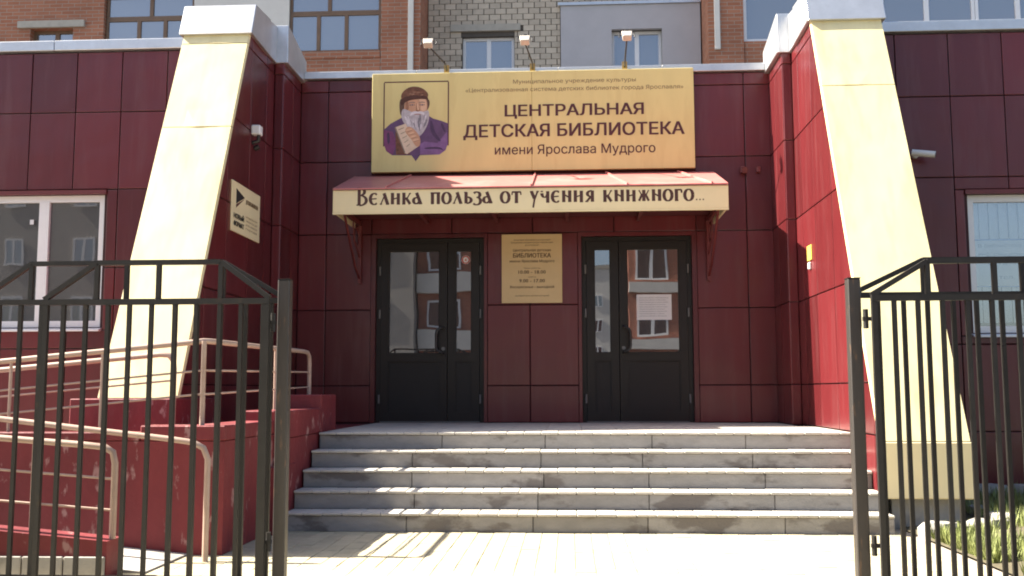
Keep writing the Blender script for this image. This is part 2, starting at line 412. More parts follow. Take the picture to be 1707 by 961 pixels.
# lawn bed on the right
lawn = B()
nx, ny = 30, 20
for j in range(ny+1):
    for i in range(nx+1):
        X = 2.985+i*.32; Y = -7+j*.3
        lawn.v.append((X, Y, .0+.10*min(1, (X-2.985)/.8)*(1 if Y > -5 else .6)+.03*math.sin(X*3+Y*4)*min(1, (X-2.985))))
for j in range(ny):
    for i in range(nx):
        a = j*(nx+1)+i; lawn.f.append((a, a+1, a+nx+2, a+nx+1)); lawn.sm.add(len(lawn.f)-1)
struct(lawn.build('lawn_bed', SOIL))
g = B()
for k in range(38000):
    X = 3.02+abs(random.random()**2.3)*7; Y = random.uniform(-6.8, -1.3)
    if X < 3.62 and Y > -3.75: continue
    if math.sin(X*5.1+Y*3.3)+math.sin(Y*7.7-X*2.1) < -.75: continue
    z = .0+.10*min(1, (X-2.985)/.8)*(1 if Y > -5 else .6)
    h = random.uniform(.04, .13); a = random.random()*6.28; b_ = .006; d = random.uniform(.01, .06)
    dx, dy = math.cos(a), math.sin(a)
    g.add([(X-dy*b_, Y+dx*b_, z), (X+dy*b_, Y-dx*b_, z), (X+dx*d, Y+dy*d, z+h)], [(0, 1, 2)])
o = g.build('grass', GRASS); o['kind'] = 'stuff'; o['label'] = 'short patchy grass behind the right gate leaf'; o['category'] = 'grass'
# pale rough kerb stones round the bed
kx = 3.2; k = 0
KS = [(3.10, -3.78, .26, .15, .11), (3.46, -3.72, .3, .16, .13), (3.70, -3.35, .16, .36, .14), (3.72, -2.9, .15, .34, .13), (4.2, -1.75, .5, .14, .2), (4.75, -1.72, .5, .15, .2), (5.3, -1.75, .5, .14, .2)]
KL = ['pale kerb stone at the right corner of the bottom step', 'pale kerb stone in front of the right buttress foot', 'pale kerb stone by the outer corner of the right buttress foot', 'pale kerb stone beside the right buttress foot towards the wall',
      'pale edging stone at the foot of the right wing, nearest the buttress', 'pale edging stone at the foot of the right wing, second from the buttress', 'pale edging stone at the foot of the right wing, third from the buttress']
for (X, Y, sx, sy, h), lb in zip(KS, KL):
    bb = B(); N = 7; ring = []
    for lv, (zz, sc) in enumerate(((-.02, 1), (h*.7, 1.0), (h, .8))):
        for i in range(N):
            a = 6.283*i/N+.2; jj = random.uniform(.88, 1.1)
            ring.append((X+math.cos(a)*sx*.6*sc*jj, Y+math.sin(a)*sy*.6*sc*jj, zz+(random.uniform(-.01, .01) if lv else 0)))
    fs = [tuple(range(N))[::-1], tuple(range(2*N, 3*N))]
    for lv in range(2):
        for i in range(N): fs.append((lv*N+i, lv*N+(i+1) % N, (lv+1)*N+(i+1) % N, (lv+1)*N+i))
    tag(bb.add(ring, fs).build('kerb_stone', CONC), lb, 'stone', 'kerb stones round the lawn bed')

# flowering plants in the bed
PINK = mat('pink_petal', (.45, .12, .14), .7, .2); LEAF = mat('plant_leaf', (.07, .13, .03), .6, .3)
def plant(X, Y, label):
    t = thing('flowering_plant', label, 'plant', (X, Y, .1), 'flowering plants in the bed')
    lf = B(); fl = B()
    for i in range(90):
        a = random.random()*6.28; r = random.uniform(0, .16); z = .1+random.uniform(.02, .3)*(1-r*2)
        px, py = X+math.cos(a)*r, Y+math.sin(a)*r; b2 = random.random()*6.28; s_ = random.uniform(.03, .055)
        lf.add([(px, py, z), (px+math.cos(b2)*s_*.5-math.sin(b2)*s_*.35, py+math.sin(b2)*s_*.5+math.cos(b2)*s_*.35, z+.015), (px+math.cos(b2)*s_*1.3, py+math.sin(b2)*s_*1.3, z+.02),
                (px+math.cos(b2)*s_*.5+math.sin(b2)*s_*.35, py+math.sin(b2)*s_*.5-math.cos(b2)*s_*.35, z+.015)], [(0, 1, 2, 3)])
    for i in range(26):
        a = random.random()*6.28; r = random.uniform(0, .15); z = .1+.33*(1-r*2)
        px, py = X+math.cos(a)*r, Y+math.sin(a)*r; pts = [(px+.028*math.cos(k2*1.047), py+.028*math.sin(k2*1.047), z+.012*(k2 % 2)) for k2 in range(6)]
        fl.add(pts+[(px, py, z-.02)], [(0, 1, 2, 3, 4, 5)]+[(k2, 6, (k2+1) % 6) for k2 in range(6)])
    lf.build('foliage', LEAF, t); fl.build('blossom', PINK, t)
plant(4.72, -2.05, 'pink flowering plant near the right wing wall, closest to the buttress')
plant(5.1, -2.3, 'pink flowering plant near the right wing wall, farther from the buttress')

# ================================================================== LIBRARY BUILDING
lib = thing('library_building', 'low library annex clad in glossy maroon metal cassettes with cream sloping buttresses', 'building', (0, 0, 0))
ZR = 4.77
HX = 9.0
SL = .431                      
def slopeY(z): return -1.56-(4.8-z)*SL
# core walls
core = B()
DX0, DX1, DZ0, DZ1 = .559, 1.805, .711, 2.825
def wall_y(x0, x1, z0, z1, y0, y1, holes):
    """box wall with rectangular holes, cut as columns"""
    xs = sorted({x0, x1, *[h[0] for h in holes], *[h[1] for h in holes]})
    for a, b in zip(xs, xs[1:]):
        zs = [(z0, z1)]
        for h in holes:
            if h[0] <= a and h[1] >= b:
                zs = [q for (c, d) in zs for q in ((c, min(d, h[2])), (max(c, h[3]), d)) if q[1]-q[0] > 1e-4]
        for c, d in zs: core.box(a, b, y0, y1, c, d)
dh = [(-DX1, -DX0, DZ0-.02, DZ1), (DX0, DX1, DZ0-.02, DZ1)]
wall_y(-2.85, 2.85, 0, ZR-.06, .024, .30, dh)
WLh = (-8.2, -4.505, 1.745, 3.157); WRh = (4.44, 8.2, 1.634, 3.033)
WY = -1.15
wall_y(-HX, -3.49, 0, ZR-.06, WY+.024, WY+.28, [WLh])
wall_y(3.49, HX, 0, ZR-.06, WY+.024, WY+.28, [WRh])
core.box(-HX, -HX+.25, WY+.28, 8.9, 0, ZR-.06); core.box(HX-.25, HX, WY+.28, 8.9, 0, ZR-.06)
core.build('wall', JOINT, lib)
B().box(-HX+.26, -2.95, -.9, 8.8, ZR-.2, ZR-.1).box(2.95, HX-.26, -.9, 8.8, ZR-.2, ZR-.1).box(-2.75, 2.75, .31, 8.8, ZR-.2, ZR-.1).build('roof', ROOFF, lib)
# window rooms (dark interior behind the panes)
for (a, b, c, d) in (WLh, WRh):
    rm = B(); y0, y1 = WY+.29, WY+2.6
    rm.box(a-.3, b+.3, y1, y1+.05, c-1, d+.5); rm.box(a-.35, a-.3, y0, y1, c-1, d+.5); rm.box(b+.3, b+.35, y0, y1, c-1, d+.5); rm.box(a-.3, b+.3, y0, y1, d+.5, d+.55); rm.box(a-.3, b+.3, y0, y1, c-1.05, c-1)
    rm.build('interior', DARKROOM, lib)

ZB = [.716, 1.13, 1.995, 2.874, 3.73, 4.57, 4.715]
fb = FY(.024)
grid([-2.72, -2.392, -1.86], ZB, fb, lib)
grid([1.86, 2.432, 2.73], ZB, fb, lib)
grid([-.52, -.032, .52], [.716, 1.13, 2.045, 2.874], fb, lib)
grid([-1.86, -.93, 0, .93, 1.86], [2.874, 3.58], fb, lib)
grid([-1.86, -.93, 0, .93, 1.86], [3.58, 4.715], fb, lib)
# red jamb strips round the doors
for s_ in (-1, 1):
    for a, b in ((.52, .556), (1.808, 1.86)):
        B().box(s_*a, s_*b, -.004, .05, .714, 2.87).build('jamb', MAROON, lib)
    B().box(s_*.556, s_*1.808, -.002, .05, DZ1, 2.87).build('door_head', MAROON, lib)
    for xx in (DX0-.001, DX1+.001):
        B().box(s_*xx-.0015, s_*xx+.0015, .05, .2, .714, DZ1).build('reveal', MAROON, lib)

# wings
ZW = [.02, .66, 1.52, 2.37, 3.21, 4.05, 4.715]
fw = FY(WY+.024)
grid([-8.88]+[-3.86-.497*i for i in range(9, -1, -1)]+[-3.50], ZW, fw, lib, holes=[(WLh[0]-.03, WLh[1]+.03, WLh[2]-.03, WLh[3]+.05)])
grid([3.50]+[3.775+.537*i for i in range(10)]+[8.9], ZW, fw, lib, holes=[(WRh[0]-.03, WRh[1]+.03, WRh[2]-.03, WRh[3]+.05)])

# fins with sloping buttress fronts
def fin(sg):
    Fi = FXm if sg > 0 else FXp                  # inner face looks towards the doorway
    zb = .231 if sg > 0 else 1.016
    P = [(.28, 0.05), (.28, ZR-.06), (slopeY(ZR-.06)+.03, ZR-.06), (slopeY(zb+.43 if sg > 0 else zb)+.03, zb+.43 if sg > 0 else zb)]
    if sg > 0: P += [(slopeY(zb+.43)+.03, zb+.005), (-2.3, zb+.005), (-2.3, .05)]
    else: P += [(slopeY(zb)+.03, .05)]
    b = B()
    b.prism([(p[0] if p[0] < -.7 else -.70, p[1]) for p in P], 2.848, 3.49, lambda u, v, w_: (sg*w_, u, v))
    b.box(sg*2.742, sg*2.86, -.688, .28, .05, ZR-.06) if True else None
    bt = b.build('buttress', JOINT, lib)
    # inner cladding, back part then the jog face then the front part
    f1 = Fi(sg*2.742)
    grid([-.712, -.33, .0], ZB, f1, bt)
    panel_f = FY(-.688)
    for z0, z1 in zip(ZB, ZB[1:]):
        a, c = sorted((sg*2.722, sg*2.828)); panel(rect(a, c, z0, z1), panel_f, bt, gap=.004, lip=.008)
    f2 = Fi(sg*2.848)
    us = [-3.5, -3.2, -2.67, -2.147, -1.507, -.98, -.712]
    zs = [zb+.01]+ZB if sg > 0 else ZB
    for u0, u1 in zip(us, us[1:]):
        for z0, z1 in zip(zs, zs[1:]):
            # keep Y >= slopeY(z)+.02  ->  -Y - SL*z <= 1.45-4.8*SL... (linear)
            p_ = clip(rect(u0, u1, z0, z1), -1, SL, 1.56+4.8*SL-.02)
            if sg > 0: p_ = clip(p_, -1, 0, -(slopeY(zb+.43)+.02)) if len(p_) > 2 else p_
            if len(p_) > 2 and abs(area(p_)) > .004: panel(p_, f2, bt)
    # outer side, plain sheets
    f3 = (FXp if sg > 0 else FXm)(sg*3.49)
    for z0, z1 in zip(zs, zs[1:]):
        for u0, u1 in zip([-3.5, -2.8, -2.2, -1.7], [-2.8, -2.2, -1.7, WY]):
            p_ = clip(rect(u0, u1, z0, z1), -1, SL, 1.56+4.8*SL-.03)
            if sg > 0 and len(p_) > 2: p_ = clip(p_, -1, 0, -(slopeY(zb+.43)+.06))
            if len(p_) > 2 and abs(area(p_)) > .004: panel(p_, f3, bt)
    # cream sheets on the slope
    cuts = [4.71, 3.95, zb+.44] if sg > 0 else [4.71, 4.60, 3.62, zb]
    for z1, z0 in zip(cuts, cuts[1:]):
        s2 = B(); N = 5; V = []
        for i in range(N+1):
            zz = z0+.004+(z1-z0-.008)*i/N
            for xx in (2.822, 2.832, 3.05, 3.18, 3.30, 3.510, 3.520):
                edge = .035 if xx in (2.822, 3.520) else 0
                bul = .004*math.sin(3.14*(xx-2.832)/.68)*math.sin(zz*3.1+sg)
                if i == 0 and z0 > 1.2 and .2 < (xx-2.8) < .5: bul += random.uniform(.003, .010)     # lifted lower edge at the lap
                V.append((sg*xx, slopeY(zz)+edge-bul, zz))
        for i in range(N):
            for j in range(6):
                a = i*7+j; s2.f.append((a, a+1, a+8, a+7))
        s2.v = V; ob = s2.build('slope_sheet', CREAM, bt)
        if ob.data.polygons[2].normal.y > 0: ob.data.flip_normals()
        sol = ob.modifiers.new('thickness', 'SOLIDIFY'); sol.thickness = .012; sol.offset = -1
    if sg > 0:
        yb = slopeY(zb+.44)
        B().box(2.819, 3.523, yb-.004, yb+.045, zb, zb+.438).build('buttress_foot', CREAMB, bt, bevel=.008)
        B().box(2.93, 3.45, yb+.12, -2.6, -.02, zb-.002).build('footing', CONC, bt)
    # galvanised cap on the buttress head and along the fin top
    yb = slopeY(4.71)
    cp = B(); a0, a1 = 2.79, 3.55
    P = [(yb-.045, 4.705), (yb+.085, 5.055), (yb+.60, 5.09), (yb+.60, 4.68)]
    cp.prism(P, a0, a1, lambda u, v, w_: (sg*w_, u, v)); cp.build('cap', SILVER, bt, bevel=.006)
    c2 = B(); c2.prism([(yb+.603, 4.69), (yb+.603, 5.08), (-.735, 5.11), (-.735, 4.69)], 2.80, 3.4, lambda u, v, w_: (sg*w_, u, v)); c2.build('coping', SILVER, bt, bevel=.006)
    c3 = B(); c3.prism([(-.738, 4.69), (-.738, 5.12), (-.68, 5.12), (.05, 4.96), (.05, 4.69)], 2.675, 3.3, lambda u, v, w_: (sg*w_, u, v)); c3.build('coping', SILVER, bt, bevel=.006)
    return bt
finL = fin(-1); finR = fin(1)

# copings
for a, b in ((-2.674, -1.35), (-1.345, .3), (.305, 1.5), (1.505, 2.674)):
    B().box(a, b, -.055, .32, 4.72, 4.805+random.uniform(-.004, .004)).build('coping', SILVER, lib, bevel=.005)
for a, b in ((-9.02, -7.0), (-6.995, -5.1), (-5.095, -3.56), (3.56, 5.2), (5.205, 7.1), (7.105, 9.02)):
    B().box(a, b, WY-.05, WY+.15, 4.725, 4.83+random.uniform(-.005, .005)).build('coping', SILVER, lib, bevel=.005)

# ---------------------------------------------------------------- doors
def door(sg):
    """sg=-1: wide leaf on the left; sg=+1: wide leaf on the right"""
    Y = .075
    d = B(); t_ = .05
    x0, x1 = sorted((sg*DX0, sg*DX1))
    d.box(x0+.002, x0+t_, Y-.02, Y+.06, .714, DZ1-.002); d.box(x1-t_, x1-.002, Y-.02, Y+.06, .714, DZ1-.002); d.box(x0+t_, x1-t_, Y-.02, Y+.06, DZ1-t_, DZ1-.002)
    dr = d.build('door', BROWNPVC, lib)
    split = sg*.98
    leaves = ((sg*DX1-sg*t_, split, True), (split, sg*DX0+sg*t_, False))
    for a, b, wide in leaves:
        a, b = min(a, b)+.004, max(a, b)-.004
        st = .085; z0, z1 = .728, DZ1-t_-.004; zm = 1.452
        l_ = B(); yf, yb_ = Y-.032, Y+.045
        l_.box(a, a+st, yf, yb_, z0, z1); l_.box(b-st, b, yf, yb_, z0, z1)
        l_.box(a+st, b-st, yf, yb_, z1-st, z1); l_.box(a+st, b-st, yf, yb_, zm-.04, zm+.04); l_.box(a+st, b-st, yf, yb_, z0, z0+.1)
        l_.build('door_leaf', BROWNPVC, dr)
        # glazing beads, infill and pane
        for (c, e) in ((zm+.04, z1-st), (z0+.1, zm-.04)):
            bd = B(); q = .014
            bd.box(a+st, a+st+q, yf+.008, yf+.03, c, e); bd.box(b-st-q, b-st, yf+.008, yf+.03, c, e); bd.box(a+st+q, b-st-q, yf+.008, yf+.03, e-q, e); bd.box(a+st+q, b-st-q, yf+.008, yf+.03, c, c+q)
            bd.build('glazing_bead', BROWNPANEL, dr)
        B().box(a+st+.002, b-st-.002, yf+.024, yf+.04, zm+.042, z1-st-.002).build('pane', GLASSDOOR, dr)
        B().box(a+st+.002, b-st-.002, yf+.022, yf+.04, z0+.102, zm-.042).build('infill_panel', BROWNPANEL, dr)
        hx = a-.012 if (wide == (sg < 0)) else b+.012
        for hz in (.98, 1.95, 2.45): B().tube([(hx, yf-.012, hz-.05), (hx, yf-.012, hz+.05)], .012, 8).build('hinge', STEELG, dr)
        if wide:
            hx = (b-st/2) if sg < 0 else (a+st/2)
            k_ = -sg
            pts = [(hx, yf, 1.79), (hx, yf-.05, 1.79), (hx-k_*.02, yf-.07, 1.785), (hx-k_*.065, yf-.075, 1.76), (hx-k_*.075, yf-.075, 1.72), (hx-k_*.075, yf-.075, 1.57), (hx-k_*.065, yf-.075, 1.53), (hx-k_*.02, yf-.07, 1.505), (hx, yf-.05, 1.50), (hx, yf, 1.50)]
            B().tube(pts, .014, 8).build('handle', HANDLE, dr)
            B().tube([(hx, yf+.001, 1.55), (hx, yf-.012, 1.55)], .022, 10).build('lock', STEELG, dr)
    B().box(x0+t_, x1-t_, Y-.03, Y+.06, .714, .727).build('threshold', STEELG, dr)
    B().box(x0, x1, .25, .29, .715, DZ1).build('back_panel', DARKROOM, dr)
    return dr
door(-1); door(1)

# ---------------------------------------------------------------- wing windows
def window(hole, bars, glass, parent):
    a, b, c, d = hole; Y = WY+.06; fr = .07
    f = B()
    f.box(a, a+fr, Y, Y+.07, c, d); f.box(b-fr, b, Y, Y+.07, c, d); f.box(a+fr, b-fr, Y, Y+.07, d-fr, d); f.box(a+fr, b-fr, Y, Y+.07, c, c+fr)
    for x_ in bars: f.box(x_-.055, x_+.055, Y-.004, Y+.066, c+fr, d-fr)
    wn = f.build('window', WHITEPVC, parent)
    xs = [a+fr]+[q for x_ in bars for q in (x_-.055, x_+.055)]+[b-fr]
    for i in range(0, len(xs), 2): B().box(xs[i]+.001, xs[i+1]-.001, Y+.03, Y+.036, c+fr+.001, d-fr-.001).build('pane', glass, wn)
    B().add([(a-.02, WY-.05, c-.03), (b+.02, WY-.05, c-.03), (b+.02, Y-.001, c), (a-.02, Y-.001, c), (a-.02, WY-.05, c-.045), (b+.02, WY-.05, c-.045), (b+.02, Y-.001, c-.045), (a-.02, Y-.001, c-.045)],
            [(0, 1, 2, 3), (7, 6, 5, 4), (0, 4, 5, 1), (1, 5, 6, 2), (2, 6, 7, 3), (3, 7, 4, 0)]).build('sill', WHITEPVC, wn)
    B().box(a-.03, b+.03, WY-.018, WY+.06, d+.002, d+.045).build('flashing', REDSTEEL, wn)
    return wn
window(WLh, [-7.6, -6.6, -5.18], GLASSDULL, lib)
window(WRh, [5.75, 7.0], GLASSCLR, lib)
# vertical blinds and notice in the right window
bl = thing('vertical_blinds', 'pale blue vertical blinds hanging behind the right wing window', 'blinds', (5.6, WY+.3, 1.8))
x = 4.5; k = 0
while x < 8.1:
    sl_ = B(); dd = random.uniform(.018, .03)
    sl_.add([(x, WY+.15, 1.74), (x+.1, WY+.15+dd, 1.74), (x+.1, WY+.15+dd, 3.0), (x, WY+.15, 3.0), (x, WY+.153, 1.74), (x+.1, WY+.153+dd, 1.74), (x+.1, WY+.153+dd, 3.0), (x, WY+.153, 3.0)],
            [(0, 1, 2, 3), (7, 6, 5, 4), (0, 4, 5, 1), (1, 5, 6, 2), (2, 6, 7, 3), (3, 7, 4, 0)]).build('slat', BLIND, bl); x += .098
ps = thing('window_poster', 'white notice with blue edges hanging in the right wing window', 'poster', (5.1, WY+.2, 2.2))
B().box(4.53, 5.55, WY+.110, WY+.114, 2.10, 2.59).build('sheet', PAPER, ps)
BLUEB = mat('poster_blue', (.10, .20, .48), .6)
fp = FY(WY+.1095)
flat(rect(4.53, 5.55, 2.575, 2.59), fp, BLUEB, ps, 'border'); flat(rect(4.53, 5.55, 2.10, 2.112), fp, BLUEB, ps, 'border')
GREYINK = mat('grey_ink', (.16, .17, .2), .6)
text('В библиотеке открыта запись', 4.56, 2.505, .95, .035, fp, GREYINK, ps, 'lettering')
text('информационный центр чтения', 4.56, 2.42, .95, .035, fp, GREYINK, ps, 'lettering')
text('для детей и родителей', 4.66, 2.33, .75, .035, fp, GREYINK, ps, 'lettering')
text('тел. 72-34-10', 4.75, 2.18, .5, .04, fp, GREYINK, ps, 'lettering')
tag(B().box(-5.33, -5.29, WY+.052, WY+.056, 2.85, 2.90).build('paper_tag', PAPER), 'tiny white paper tag stuck on the left wing window by the white mullion', 'tag')

# ================================================================== SIGN BOARD
sb = thing('sign_board', 'long yellow sign board with bearded portrait crest over the entrance canopy', 'sign', (0, -.05, 3.6))
SX, SZ0, SZ1 = 1.855, 3.582, 4.748
for a, b in ((-SX, .002), (.004, SX)):
    B().box(a, b, -.10, -.045, SZ0, SZ1).build('board', SIGNY, sb, bevel=.004)
B().box(-SX+.05, SX-.05, -.044, .0, SZ0+.05, SZ1-.05).build('backing_frame', BLACKP, sb)
fs_ = FY(-.1005)
SXK = lambda px: (px-891)/1.0
text('Муниципальное учреждение культуры', .493, 4.600, 1.41, .045, fs_, INKG, sb, align='C')
text('«Централизованная система детских библиотек города Ярославля»', .487, 4.508, 2.50, .045, fs_, INKG, sb, align='C')
text('ЦЕНТРАЛЬНАЯ', .487, 4.215, 1.585, .128, fs_, INK, sb, bold=.024, align='C', letters=True)
text('ДЕТСКАЯ БИБЛИОТЕКА', .477, 3.975, 2.52, .140, fs_, INK, sb, bold=.024, align='C', letters=True)
text('имени Ярослава Мудрого', .492, 3.768, 1.83, .105, fs_, INK, sb, bold=.006, align='C', letters=True)
# portrait crest: generic bearded man with fur hat and book, simple flat shapes
CXs, CZs = -1.338, 4.205; hw = .375
def sh(poly, m_, w_, name, smooth=0):
    for _ in range(smooth):                       # corner cutting, so printed shapes have soft outlines
        poly = [q for i in range(len(poly)) for q in ((poly[i][0]*.75+poly[(i+1) % len(poly)][0]*.25, poly[i][1]*.75+poly[(i+1) % len(poly)][1]*.25), (poly[i][0]*.25+poly[(i+1) % len(poly)][0]*.75, poly[i][1]*.25+poly[(i+1) % len(poly)][1]*.75))]
    return flat([(CXs+a, CZs+b) for a, b in poly], fs_, m_, cr, name, .0005, w_)
cr = flat([(CXs-hw, CZs+.44), (CXs+hw, CZs+.44), (CXs+hw, CZs-.30), (CXs+hw-.1, CZs-.42), (CXs, CZs-.49), (CXs-hw+.1, CZs-.42), (CXs-hw, CZs-.30)], fs_, SIGNY, sb, 'crest', -.001, .0004)
lw = .007
for a, b in (((-hw, .44), (hw, .44)), ((-hw, .44), (-hw, -.32)), ((hw, .44), (hw, -.32))):
    (ax_, az), (bx_, bz) = a, b
    if az == bz: sh([(ax_, az-lw), (bx_, az-lw), (bx_, az+lw), (ax_, az+lw)], INK, .0012, 'crest_line')
    else: sh([(ax_-lw, bz), (ax_+lw, bz), (ax_+lw, az-lw), (ax_-lw, az-lw)], INK, .0012, 'crest_line')
PURP = mat('robe_purple', (.115, .055, .13), .6, .25, 9); PURP2 = mat('robe_violet', (.20, .10, .24), .6, .3, 9); MAG = mat('robe_magenta', (.20, .05, .14), .6, .3, 9)
SKIN = mat('print_skin', (.55, .30, .18), .6, .15, 14); SKIN2 = mat('print_skin_shade', (.30, .14, .08), .6, .2, 14); HAIR = mat('print_hair', (.12, .065, .045), .7, .4, 20); FUR = mat('print_fur', (.17, .075, .045), .8, .45, 26); FUR2 = mat('print_fur_dark', (.085, .035, .025), .8, .4, 26)
BEARD = mat('print_beard', (.45, .40, .42), .7, .3, 22); BEARD2 = mat('print_beard_shade', (.22, .20, .23), .7, .4, 22); BOOK = mat('print_book', (.68, .52, .38), .7, .12, 16)
base = [(-hw+.004, .0), (-hw+.004, -.30), (-hw+.03, -.375), (-hw+.10, -.425), (-.05, -.43), (0, -.50), (.05, -.43), (hw-.10, -.425), (hw-.03, -.375), (hw-.004, -.30), (hw-.004, .0)]
robe = [(-.362, -.10), (-.30, -.055), (-.20, .0), (-.10, .03), (.12, .03), (.20, .0), (.30, -.03), (.362, -.06)]
sh([(hw-.004, -.30), (hw-.004, -.06), (.30, -.03), (.20, .0), (.12, .05), (-.10, .05), (-.20, .0), (-.30, -.055), (-hw+.004, -.12), (-hw+.004, -.30), (-hw+.03, -.375), (-hw+.10, -.425), (-.05, -.43), (0, -.50), (.05, -.43), (hw-.10, -.425), (hw-.03, -.375)], PURP, .0014, 'robe')
sh([(-.371, -.30), (-.371, -.125), (-.27, -.15), (-.22, -.28), (-.27, -.425), (-.345, -.375)], MAG, .0022, 'sleeve')
sh([(.05, -.30), (.10, -.27), (.25, -.29), (.36, -.16), (.371, -.30), (.345, -.375), (.275, -.425), (.05, -.42)], PURP2, .0022, 'sleeve')
sh([(-.24, -.15), (-.20, -.16), (-.06, -.42), (-.23, -.42)], FUR, .0024, 'vest')
BROW = mat('print_brow', (.24, .17, .13), .7, .3, 22); LIP = mat('print_lip', (.34, .13, .10), .6); SKINL = mat('print_skin_light', (.68, .42, .27), .6, .1, 14); FOLD = mat('robe_fold', (.065, .03, .08), .6, .2, 9); FURL = mat('print_fur_light', (.30, .16, .10), .8, .4, 30); BEARDL = mat('print_beard_light', (.62, .57, .60), .7, .2, 22)
for q in ([(.16, -.02), (.19, -.03), (.22, -.16), (.30, -.27), (.26, -.27), (.17, -.17)], [(.28, -.06), (.31, -.05), (.35, -.16), (.33, -.17)], [(-.34, -.16), (-.31, -.15), (-.30, -.28), (-.33, -.30)], [(.10, -.34), (.28, -.33), (.33, -.38), (.27, -.36), (.10, -.36)]):
    sh(q, FOLD, .0027, 'robe_fold', 2)
sh([(-.19, .06), (-.20, .22), (-.15, .26), (-.09, .14), (-.10, .05), (-.16, .03)], HAIR, .0024, 'hair', 2)
sh([(.08, .10), (.11, .25), (.16, .22), (.155, .14), (.115, .08)], HAIR, .0024, 'hair', 2)
sh([(-.135, .04), (-.14, .18), (-.11, .27), (.10, .27), (.135, .18), (.125, .06), (.06, -.01), (-.05, -.01)], SKIN, .0030, 'face', 2)
sh([(.02, .25), (.10, .25), (.125, .16), (.11, .08), (.05, .10), (.06, .17)], SKINL, .0033, 'cheek', 2)
sh([(-.13, .20), (-.10, .24), (-.08, .12), (-.12, .06)], SKIN2, .0033, 'temple', 2)
for sx_ in (-1, 1):
    ex = .012+sx_*.058
    sh([(ex-.038, .168), (ex-.01, .178), (ex+.03, .172), (ex+.034, .160), (ex, .152), (ex-.034, .158)], SKIN2, .0036, 'eye_socket', 2)
    sh([(ex-.020, .166), (ex+.002, .172), (ex+.020, .166), (ex, .158)], PAPER, .0040, 'eye', 1)
    sh([(ex-.006, .171), (ex+.008, .171), (ex+.008, .159), (ex-.006, .159)], FUR2, .0043, 'pupil', 1)
    sh([(ex-.042, .190), (ex-.01, .205), (ex+.036, .196), (ex+.034, .186), (ex-.01, .193), (ex-.040, .180)], BROW, .0042, 'eyebrow', 1)
sh([(.004, .19), (.024, .19), (.036, .125), (.050, .10), (.02, .085), (-.006, .092), (.0, .13)], SKIN2, .0037, 'nose_shade', 2)
sh([(.010, .19), (.024, .19), (.032, .125), (.036, .104), (.018, .098), (.010, .13)], SKINL, .0040, 'nose', 2)
sh([(-.165, .12), (-.12, .115), (-.06, .085), (-.02, .078), (.02, .085), (.06, .076), (.11, .09), (.15, .10), (.155, .0), (.125, -.10), (.075, -.18), (.02, -.225), (-.045, -.17), (-.135, -.06), (-.175, .02)], BEARD, .0038, 'beard', 2)
sh([(-.03, .062), (.02, .072), (.07, .060), (.06, .045), (.02, .052), (-.02, .045)], LIP, .0043, 'mouth', 1)
sh([(-.075, .03), (-.05, .085), (.0, .092), (.02, .080), (.045, .090), (.09, .082), (.105, .03), (.08, .045), (.03, .060), (.01, .060), (-.04, .05)], BEARDL, .0046, 'moustache', 2)
rs = random.Random(3)
for k in range(26):
    x0_ = rs.uniform(-.14, .13); z0_ = rs.uniform(-.06, .06)-abs(x0_)*.1; ln = rs.uniform(.07, .13); dx = -x0_*.35+rs.uniform(-.015, .015)+.01; t_ = rs.uniform(.004, .008)
    if z0_-ln < -.21+abs(x0_+dx)*1.0: ln = max(.03, z0_+.20-abs(x0_+dx)*1.0)
    sh([(x0_-t_, z0_), (x0_+t_, z0_), (x0_+dx*.5+t_, z0_-ln*.55), (x0_+dx, z0_-ln), (x0_+dx*.5-t_, z0_-ln*.55)], BEARDL if k % 2 else BEARD2, .0043+.00003*k, 'beard_lock', 1)
sh([(-.17, .22), (-.18, .29), (-.13, .35), (-.06, .385), (.03, .38), (.10, .345), (.145, .29), (.13, .24), (.03, .26), (-.08, .245)], FUR, .0052, 'hat', 2)
sh([(-.185, .185), (-.165, .25), (-.08, .275), (.03, .28), (.13, .265), (.145, .225), (.10, .232), (.03, .235), (-.08, .222), (-.14, .19), (-.165, .15)], FUR2, .0056, 'hat_brim', 2)
for k in range(12):
    x0_ = rs.uniform(-.13, .09); z0_ = rs.uniform(.29, .355)-abs(x0_)*.25
    sh([(x0_, z0_), (x0_+.03, z0_+.008), (x0_+.05, z0_), (x0_+.02, z0_-.008)], FURL if k % 2 else FUR2, .0058+.00003*k, 'fur_tuft', 1)
sh([(-.25, -.10), (-.12, -.055), (.025, -.33), (-.10, -.415), (-.135, -.40)], BOOK, .0060, 'book')
sh([(-.25, -.10), (-.235, -.095), (-.12, -.40), (-.135, -.40)], BROW, .0063, 'book_edge')
for k in range(5): sh([(-.205+k*.024, -.125-k*.05), (-.14+k*.018, -.10-k*.048), (-.138+k*.018, -.106-k*.048), (-.203+k*.024, -.131-k*.05)], BROW, .0064+.00003*k, 'book_line')
sh([(-.13, -.13), (-.09, -.085), (-.03, -.11), (.05, -.21), (.055, -.32), (.0, -.335), (-.05, -.24), (-.11, -.18)], SKIN, .0068, 'hand', 2)
for k in range(4):
    ox_, oz_ = -.105+k*.026, -.135-k*.040
    sh([(ox_-.018, oz_-.012), (ox_-.005, oz_+.014), (ox_+.055, oz_+.024), (ox_+.066, oz_+.006), (ox_+.02, oz_-.008)], SKINL, .0072+.0001*k, 'finger', 2)
    sh([(ox_-.016, oz_-.014), (ox_+.02, oz_-.010), (ox_+.06, oz_+.002), (ox_+.06, oz_-.003), (ox_+.02, oz_-.015)], SKIN2, .0078+.0001*k, 'finger_line')

